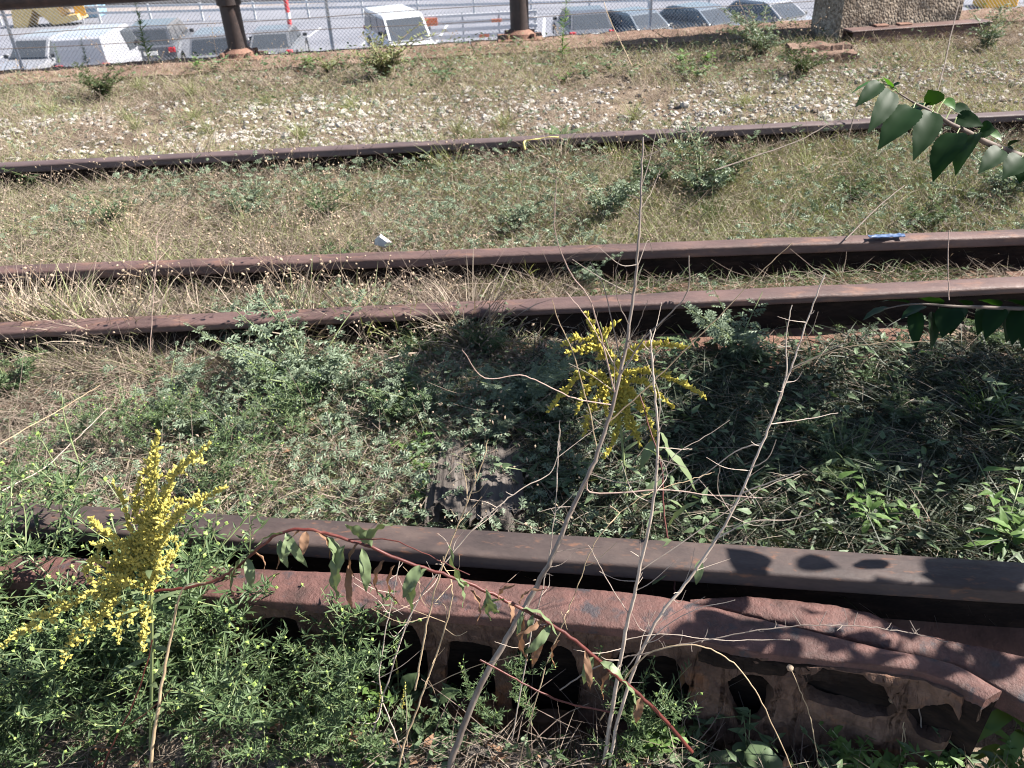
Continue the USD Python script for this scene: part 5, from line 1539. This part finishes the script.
for k_, (pts_, y0_, y1_, lab_) in enumerate((
    ([(935, 100), (945, 62), (952, 30), (965, -20)], 5.2, 6.3, 'dark upright twig in front of the steel channel'),
    ([(845, 150), (853, 120), (861, 98)], 4.05, 4.2, 'short dark twig beyond the far rail, left of the heart-leaved branch'),
    ([(715, 170), (750, 158), (800, 140), (838, 118)], 3.3, 3.75, 'dark fallen twig leaning from the bush to the far rail'),
    ([(845, 240), (880, 205), (905, 185)], 2.65, 3.0, 'dark twig slanting behind the reddish middle rail'))):
    stalk('dark_twig', lab_, bark_dark, pts_, y0_, y1_, 2.6, 1.4, cat='twig', spurs=3)
stalk('dry_stalk', 'tall straw stem with bent top in the gravel below the dark hatchback', bark_tan, [(632, 66), (622, 45), (610, 20), (604, 2)], 5.9, 6.2, 2, 1)
stalk('dry_stalk', 'orange tan upright stem at left rising across the middle rails', bark_pink, [(150, 352), (153, 300), (156, 262), (157, 235)], 1.95, 2.05, 1.7, 1.0, spurs=3)
stalk('dry_stalk', 'thin pink stem standing over the guard rail at right', bark_pink, [(949, 300), (948, 265), (949, 230)], 2.1, 2.2, 1.8, 1.2)

# lower right seed stalks
for k_, (pts_, lab_) in enumerate((([(905, 775), (905, 740), (904, 716), (892, 700)], 'dry seed head on a thin stalk before the oval hole, left one'), ([(898, 780), (902, 740), (905, 712), (903, 690)], 'dry seed head on a thin stalk before the oval hole, middle one'), ([(820, 775), (812, 725), (800, 690), (790, 668)], 'feathery dry seed stalk between the two right holes'))):
    o = stalk('seed_head_stalk', lab_, bark_tan, pts_, .84, .90, 2, 1.2)
    b = path3(pts_, .84, .90); base = b[0]
    c = trimesh.creation.icosphere(2, .006); v = c.vertices * [1, 1, .9]; v = v * (1 + .25 * (meshkit.noise(v * 900, 3)[:, None] - .5))
    part(o, 'seed_head', (v + b[-1] - base, c.faces), seed_fluff)

# leaves hanging on the long red stem and on the stem behind the near rail
red = stage.GetPrimAtPath('/World/red_stem')
rbase = np.array(red.GetAttribute('xformOp:translate').Get())
redpath = path3([(150, 592), (190, 587), (222, 577), (243, 562), (262, 545), (290, 530), (325, 533), (365, 545), (410, 563), (455, 578), (500, 598), (540, 618), (580, 645), (615, 675), (650, 705), (692, 752)], .96, .84)


def hang(o, obase, b, e, y, W, m, **kw):
    B, E_ = at_y(*b, y), at_y(*e, y - .02)
    v, f = leaf_between(B, E_, W * np.linalg.norm(B - C_) / FPX, **kw)
    part(o, 'leaf', (v - obase, f), m, smooth=True)


for b, e, W, m, cu in (
    ((327, 537), (335, 575), 14, lance_leaf, .3), ((345, 545), (338, 600), 15, lance_leaf, .35), ((290, 535), (283, 560), 10, lance_leaf, .4), ((280, 540), (288, 568), 9, lance_leaf, .5),
    ((372, 547), (345, 525), 12, lance_leaf, .3), ((365, 545), (395, 525), 11, lance_leaf, .4), ((420, 565), (403, 598), 13, lance_leaf, .4), ((418, 568), (412, 612), 12, lance_leaf, .3),
    ((362, 548), (366, 592), 11, lance_leaf, .5), ((455, 578), (462, 608), 9, lance_leaf, .4), ((470, 585), (450, 545), 8, lance_leaf, .3), ((498, 612), (486, 588), 9, lance_leaf, .3),
    ((505, 600), (478, 612), 10, lance_leaf, .3), ((350, 562), (352, 610), 7, dead_leaf, .5), ((385, 560), (378, 595), 8, dead_leaf, .5), ((395, 565), (400, 605), 8, dead_leaf, .6),
    ((470, 590), (476, 625), 9, dead_leaf, .5), ((525, 615), (528, 660), 9, dead_leaf, .5), ((545, 625), (532, 668), 9, dead_leaf, .4), ((560, 640), (556, 668), 7, dead_leaf, .6),
    ((500, 600), (516, 585), 6, dead_leaf, .5), ((520, 605), (545, 590), 6, dead_leaf, .5), ((612, 672), (604, 700), 8, dead_leaf, .5), ((585, 650), (590, 690), 7, dead_leaf, .6)):
    k_ = int(np.argmin([math.hypot(*(np.array(proj(q)[:2]) - b)) for q in redpath]))
    hang(red, rbase, b, e, redpath[k_][1] - .004, W, m, curl=cu * 1.4, shape='lance', fold=.7, ns=13, roll=rng.uniform(-1.2, 1.2), ripple=.035)
for _ in range(22):
    k_ = int(rng.integers(3, 15))
    t_ = rng.uniform()
    q_ = redpath[k_ - 1] * (1 - t_) + redpath[k_] * t_
    bx, by, _w = proj(q_)
    ex, ey = bx + rng.normal(0, 14), by + rng.uniform(14, 42)
    hang(red, rbase, (bx, by), (ex, ey), q_[1] - .003, rng.uniform(5, 10), lance_leaf if rng.random() < .6 else dead_leaf, curl=rng.uniform(.4, .9), shape='lance', fold=.7, ns=13, roll=rng.uniform(-1.3, 1.3), ripple=.03)
ls = stalk('leafy_red_stem', 'dark red leafy stem with grey green lance leaves behind the near rail', stem_red, [(676, 600), (672, 560), (664, 515), (662, 470), (650, 430), (640, 395)], 1.12, 1.42, 3.2, 2, cat='weed')
lsb = np.array(ls.GetAttribute('xformOp:translate').Get())
for b, e, W, y in (((660, 432), (668, 462), 9, 1.4), ((664, 448), (696, 492), 10, 1.38), ((655, 440), (640, 470), 10, 1.4), ((664, 480), (640, 498), 9, 1.32), ((668, 500), (692, 520), 12, 1.3), ((664, 512), (645, 520), 10, 1.28),
                   ((672, 540), (640, 560), 12, 1.2), ((668, 528), (700, 500), 11, 1.22), ((674, 560), (652, 585), 13, 1.15), ((700, 560), (696, 585), 9, 1.12), ((662, 462), (642, 448), 9, 1.35), ((676, 600), (690, 630), 8, 1.08)):
    hang(ls, lsb, b, e, y, W, lance_leaf, shape='lance', fold=.4, curl=.35, ns=9, roll=rng.uniform(-.6, .6), ripple=.015)
# withered clump hanging by the stalk
for b, e, W, y in (((690, 628), (694, 668), 11, 1.05), ((686, 630), (684, 660), 9, 1.05), ((694, 625), (700, 650), 8, 1.04), ((690, 640), (680, 690), 8, 1.02), ((693, 650), (698, 700), 8, 1.0)):
    hang(ls, lsb, b, e, y, W, dead_leaf, shape='lance', fold=.7, curl=.6, ns=9, roll=rng.uniform(-1, 1), ripple=.03)

# broad and lance leaved weeds at the bottom right
def leafplant(name, label, base_px, bz, leaves, m, shape, stem=True):
    base = at_z(*base_px, bz)
    o = thing(name, label, 'weed', base)
    for b, e, W, zb, ze in leaves:
        B = at_z(*b, zb); E_ = at_z(*e, ze)
        v, f = leaf_between(B, E_, W * (.75 if shape == 'lance' else 1) * np.linalg.norm(B - C_) / FPX, shape=shape, fold=.4, curl=.3, ns=11, ripple=.012)
        part(o, 'leaf', (v - base, f), m, smooth=True)
        if stem:
            part(o, 'leaf_stalk', tube(spline([[0, 0, 0], (B - base) * .5 + [0, 0, .01], B - base], 4), .0012, 5), stem_green)
    return o


leafplant('broad_leaved_weed', 'large dull green leaves lying at the bottom edge right of the red stem', (740, 790), -.15,
          [((735, 768), (702, 755), 26, -.09, -.09), ((730, 760), (775, 765), 34, -.09, -.08), ((745, 752), (792, 775), 30, -.06, -.07), ((728, 770), (690, 775), 24, -.1, -.1)], weed_green, 'ovate')
leafplant('round_leaved_weed', 'round dark green leaves in the foreground left of the tallest stalk', (415, 775), -.15,
          [((430, 752), (460, 748), 26, -.08, -.08), ((405, 690), (418, 672), 18, -.03, 0), ((385, 745), (362, 752), 20, -.09, -.09), ((440, 700), (462, 690), 14, -.04, -.02)], weed_green, 'heart')
leafplant('lance_leaved_weed', 'weed with long grey green lance leaves in the bottom right corner', (1020, 790), -.13,
          [((1020, 705), (958, 752), 17, .02, -.04), ((1030, 700), (990, 668), 17, .06, .09), ((1040, 715), (1000, 690), 14, .05, .06), ((1010, 740), (975, 722), 10, -.02, 0), ((1020, 730), (1003, 775), 15, -.01, -.07),
           ((1030, 725), (1026, 690), 13, 0, .07), ((1005, 750), (985, 775), 12, -.05, -.09), ((1035, 745), (1010, 715), 14, -.03, .03), ((1000, 745), (965, 765), 9, -.05, -.09)], weed_bright, 'lance')
leafplant('lance_leaved_weed', 'low bright lance leaved weed behind the near rail in the right corner', (1010, 545), .05,
          [((1005, 540), (960, 548), 11, .08, .07), ((1000, 535), (968, 530), 10, .09, .09), ((1012, 530), (985, 518), 12, .1, .13), ((1015, 545), (1030, 520), 12, .08, .12), ((1008, 545), (990, 555), 10, .07, .06),
           ((1010, 535), (1035, 538), 12, .1, .1), ((1004, 530), (1000, 505), 9, .1, .14)], weed_bright, 'lance')
leafplant('lance_leaved_weed', 'small weed with bright pointed leaves behind the near rail, right of centre', (868, 535), .05,
          [((868, 512), (848, 503), 8, .10, .11), ((870, 510), (885, 500), 8, .10, .12), ((866, 515), (845, 518), 8, .09, .08), ((872, 515), (893, 520), 8, .09, .08), ((868, 520), (862, 538), 8, .09, .06), ((872, 518), (884, 532), 8, .09, .06), ((869, 508), (868, 494), 7, .11, .13)], weed_bright, 'lance')

# ------------------------------------------------------------------ young tree at the right whose branches reach into the picture
tb = np.array([2.75, 1.75, 0.0])
tree = thing('young_tree', 'young tree at the right edge with dark heart shaped leaves on reaching branches', 'tree', tb)
trunk = spline([tb, tb + [-.03, -.02, .6], tb + [.02, -.08, 1.3], tb + [-.05, -.1, 2.1]], 6)
part(tree, 'trunk', tube(trunk - tb, np.linspace(.034, .016, len(trunk)), 10), bark_grey, smooth=True)
# visible branch 1
zp = lambda zx, zy: (840 + zx / 5.484, 50 + zy / 5.484)
D1 = 1.40
b1 = [zp(*q) for q in ((320, 235), (400, 285), (470, 320), (540, 360), (600, 400), (660, 430), (720, 460), (790, 500), (860, 530), (940, 565), (1040, 600), (1180, 660))]
B1 = np.array([at_d(*q, D1 + .015 * k) for k, q in enumerate(b1)])
B1 = np.vstack([B1, [1.55, 1.42, .98], [2.1, 1.55, .98], trunk[9]])
S1 = spline(B1, 5)
part(tree, 'branch', tube(S1 - tb, np.linspace(.0012, .010, len(S1)), 7), bark_dark, smooth=True)
LV1 = [((228, 165), (78, 232), 58, heart_bright, .3, 0.05), ((222, 182), (98, 300), 70, heart_leaf, -.5, -.01), ((282, 212), (236, 152), 44, heart_bright, .2, 0), ((287, 205), (328, 182), 42, heart_leaf, .3, 0),
       ((285, 228), (163, 436), 92, heart_leaf, -.7, -.01), ((402, 320), (226, 526), 128, heart_leaf, -.25, -.03), ((470, 292), (395, 365), 80, heart_leaf, .3, .05), ((505, 342), (410, 582), 112, heart_leaf, -.35, -.02),
       ((642, 458), (524, 698), 130, heart_leaf, .25, -.03), ((745, 462), (646, 668), 112, heart_leaf, .6, -.03), ((524, 298), (488, 226), 84, heart_leaf, 1.0, .02), ((575, 270), (625, 322), 50, heart_bright, .3, .04),
       ((640, 368), (772, 412), 74, heart_leaf, .9, .01), ((625, 305), (720, 372), 60, heart_leaf, .5, .03), ((770, 440), (846, 440), 78, heart_leaf, .9, 0), ((812, 440), (880, 494), 46, heart_bright, .3, .02),
       ((885, 545), (768, 666), 84, heart_leaf, -.5, -.02), ((1000, 590), (900, 698), 104, heart_leaf, -.4, -.03), ((960, 560), (905, 610), 80, heart_leaf, -.8, 0), ((920, 530), (985, 500), 70, heart_leaf, -.6, .03), ((1040, 610), (990, 720), 100, heart_leaf, .2, -.02)]
pet = MB()
for b, e, W, m, ro, dd in LV1:
    W = W * 1.2
    pb_, pe_ = zp(*b), zp(*e)
    k_ = int(np.argmin([math.hypot(*(np.array(proj(q)[:2]) - pb_)) for q in S1]))
    dist = (S1[k_] - C_) @ F_ + dd
    pe_ = (pb_[0] + (pe_[0] - pb_[0]) * 1.12, pb_[1] + (pe_[1] - pb_[1]) * 1.12)
    Bp, Ep = at_d(*pb_, dist), at_d(*pe_, dist - .012)
    v, f = leaf_between(Bp, Ep, W / 5.484 * dist / FPX * 1.05, roll=ro, shape='heart', fold=.32, curl=.24, ns=23, ripple=.004, teeth=.035)
    part(tree, 'leaf', (v - tb, f), m, smooth=24)
    pet.tube([S1[k_] - tb, (S1[k_] + Bp) / 2 - tb + [0, 0, .004], Bp - tb], .0011, 5)
part(tree, 'leaf_stalks', pet.out(), stem_green, kind='stuff')
# visible low branch 2
D2 = 1.95
b2 = [(884, 309), (905, 305), (925, 304), (950, 306), (975, 307), (1000, 308), (1030, 309), (1080, 312)]
B2 = np.array([at_d(*q, D2 + .01 * k) for k, q in enumerate(b2)])
B2 = np.vstack([B2, [1.9, 1.9, .42], trunk[4]])
S2 = spline(B2, 5)
part(tree, 'branch', tube(S2 - tb, np.linspace(.001, .008, len(S2)), 6), bark_dark, smooth=True)
for b, e, W, ro in (((908, 303), (879, 302), 12, .5), ((890, 308), (862, 321), 15, .4), ((916, 312), (916, 349), 13, .4), ((932, 312), (931, 351), 13, -.5), ((952, 309), (942, 338), 22, .1), ((962, 308), (950, 336), 17, .5), ((985, 307), (977, 336), 15, -.3),
                    ((1000, 308), (985, 340), 18, .2), ((1010, 309), (1006, 343), 17, -.4), ((1022, 310), (1012, 346), 18, .3), ((942, 305), (918, 298), 12, .8), ((1000, 306), (978, 300), 12, .7), ((1024, 306), (1003, 300), 12, .6), ((1030, 310), (1022, 350), 18, 0), ((970, 306), (958, 300), 10, .7), ((924, 306), (900, 320), 13, .2)):
    dist = D2 + .08 + rng.uniform(-.02, .03)
    Bp, Ep = at_d(*b, dist), at_d(*e, dist - .012)
    v, f = leaf_between(Bp, Ep, W * 1.15 * dist / FPX, roll=ro, shape='heart', fold=.4, curl=.2, ns=11, ripple=.012)
    part(tree, 'leaf', (v - tb, f), heart_leaf, smooth=True)
# the crown outside the frame, which shades the right side
SX, SY = sun_dir[0] / sun_dir[2], sun_dir[1] / sun_dir[2]
zone = Polygon([at_z(*q, .05)[:2] for q in ((690, 345), (820, 372), (900, 352), (1030, 372), (1250, 400), (1300, 640), (1060, 560), (860, 550), (745, 548), (650, 500), (590, 455), (660, 415))])
zone2 = Polygon([at_z(*q, .15)[:2] for q in ((735, 540), (1060, 552), (1090, 640), (960, 650), (900, 690), (690, 640))])
zone3 = Polygon([at_z(*q, .05)[:2] for q in ((335, 395), (430, 350), (600, 345), (580, 380), (545, 420), (545, 500), (500, 520), (470, 450), (360, 432))])
crown, T, X = [], [], []
tries = 0
while len(T) < 1400 and tries < 60000:
    tries += 1
    x, y = rng.uniform(-.5, 2.4), rng.uniform(.6, 2.35)
    pt = shapely.Point(x, y)
    n_ = meshkit.fbm(np.array([[x * 3.2, y * 3.2, 0]]), 2, 91)[0]
    z = rng.uniform(.85, 2.3)
    if zone.contains(pt):
        if n_ < .42: continue
    elif zone2.contains(pt):
        if n_ < .44 or rng.random() < .3: continue
        z = rng.uniform(.75, 1.3)
    elif zone3.contains(pt):
        if n_ < .40: continue
        z = rng.uniform(1.35, 2.2)
    else:
        continue
    P = np.array([x + SX * z, y + SY * z, z])
    a, b, w = proj(P)
    if w > 0 and -60 < a < 1100 and -60 < b < 830:
        continue
    T.append(P); X.append([-.6, -.2, -.6])
k_ = 0
while k_ < 115:
    x, y = rng.uniform(.25, 1.25), rng.uniform(.65, 1.25)
    if not zone2.contains(shapely.Point(x, y)) or meshkit.fbm(np.array([[x * 8, y * 8, 3.0]]), 2, 91)[0] < .47:
        continue
    z = rng.uniform(.7, 1.25)
    P = np.array([x + SX * (z - .15), y + SY * (z - .15), z])
    a, b, w = proj(P)
    k_ += 1
    if w > 0 and -60 < a < 1100 and -60 < b < 830:
        continue
    T.append(P)
T = np.array(T)
X = unit(np.array([-.45, 0, -.35]) + rng.normal(0, .5, T.shape))
hl = leaf(1, .72, ns=8, shape='heart', fold=.3, curl=.2)
X, Y, Z = frames(X, sun_dir * .8 + np.array([0, 0, .4]) + rng.normal(0, .25, T.shape))
part(tree, 'crown', [(lambda q: (q[0] - tb, q[1]))(scatter(hl[0], hl[1], X, Y, Z, T, rng.uniform(.06, .095, len(T))))][0], heart_leaf, kind='stuff')
mb_ = MB()
for k_ in rng.permutation(len(T))[:46]:
    s0 = trunk[int(rng.integers(6, len(trunk)))]
    e_ = T[k_]
    mid = (s0 + e_) / 2 + [0, 0, .08]
    q = spline([s0, mid, e_], 5)
    pr = [proj(c) for c in q]
    if any(w > 0 and -20 < a < 1040 and -20 < b < 790 for a, b, w in pr):
        continue
    mb_.tube(q - tb, np.linspace(.006, .0015, len(q)), 5)
part(tree, 'boughs', mb_.out(), bark_grey, kind='stuff')

# ------------------------------------------------------------------ scraps
p0, p1 = at_z(868, 238, RAIL_Z + .004), at_z(901, 235, RAIL_Z + .004)
g = trimesh.creation.box([np.linalg.norm(p1 - p0), .022, .003]).subdivide_to_size(.006)
v = np.array(g.vertices); v[:, 2] += .012 * meshkit.fbm(v * 60, 3, 3) + .010; v[:, 1] *= .6 + .8 * meshkit.noise(np.column_stack([v[:, 0] * 60, 0 * v[:, 0], 0 * v[:, 0]]), 5)
v = v + (p0 + p1) / 2 + [0, -.012, -.008]
top('blue_scrap', (v, g.faces), plain('plastic_blue', (0.06, 0.10, 0.20), .55), 'crumpled strip of blue plastic lying on the reddish middle rail', 'plastic scrap', smooth=True)
b = at_y(383, 249, line_y(L_MID1, -.45) + .10)
g = trimesh.convex.convex_hull(np.random.default_rng(3).normal(0, 1, (30, 3)) * [.011, .009, .015])
v = np.array(g.vertices)
top('crumpled_paper', (v + [b[0], b[1], .165], g.faces), plain('paper_white', (0.42, 0.41, 0.40), .9), 'crumpled white paper behind the middle rail, left of centre', 'paper scrap')
p0, p1 = at_z(526, 141, RAIL_Z + .003), at_z(558, 137, RAIL_Z + .003)
o = thing('yellow_tape', 'frayed yellow tape tied over the far rail', 'tape', p0)
w_ = spline([[0, 0, 0], [.03, -.02, .012], [.07, .01, .006], (p1 - p0) * .7 + [0, -.02, .012], p1 - p0], 6)
part(o, 'strip', tube(w_, np.interp(np.arange(len(w_)), [0, 6, 10, 16, 24], [.005, .0015, .004, .0012, .004]), 5), plain('tape_yellow', (0.45, 0.38, 0.10), .6), smooth=True)
part(o, 'knot', tube(spline([[0, 0, 0], [-.012, -.03, .0], [-.008, -.045, -.03]], 4), [.005] * 9, 6), plain('tape_yellow_2', (0.45, 0.39, 0.13), .6), smooth=True)
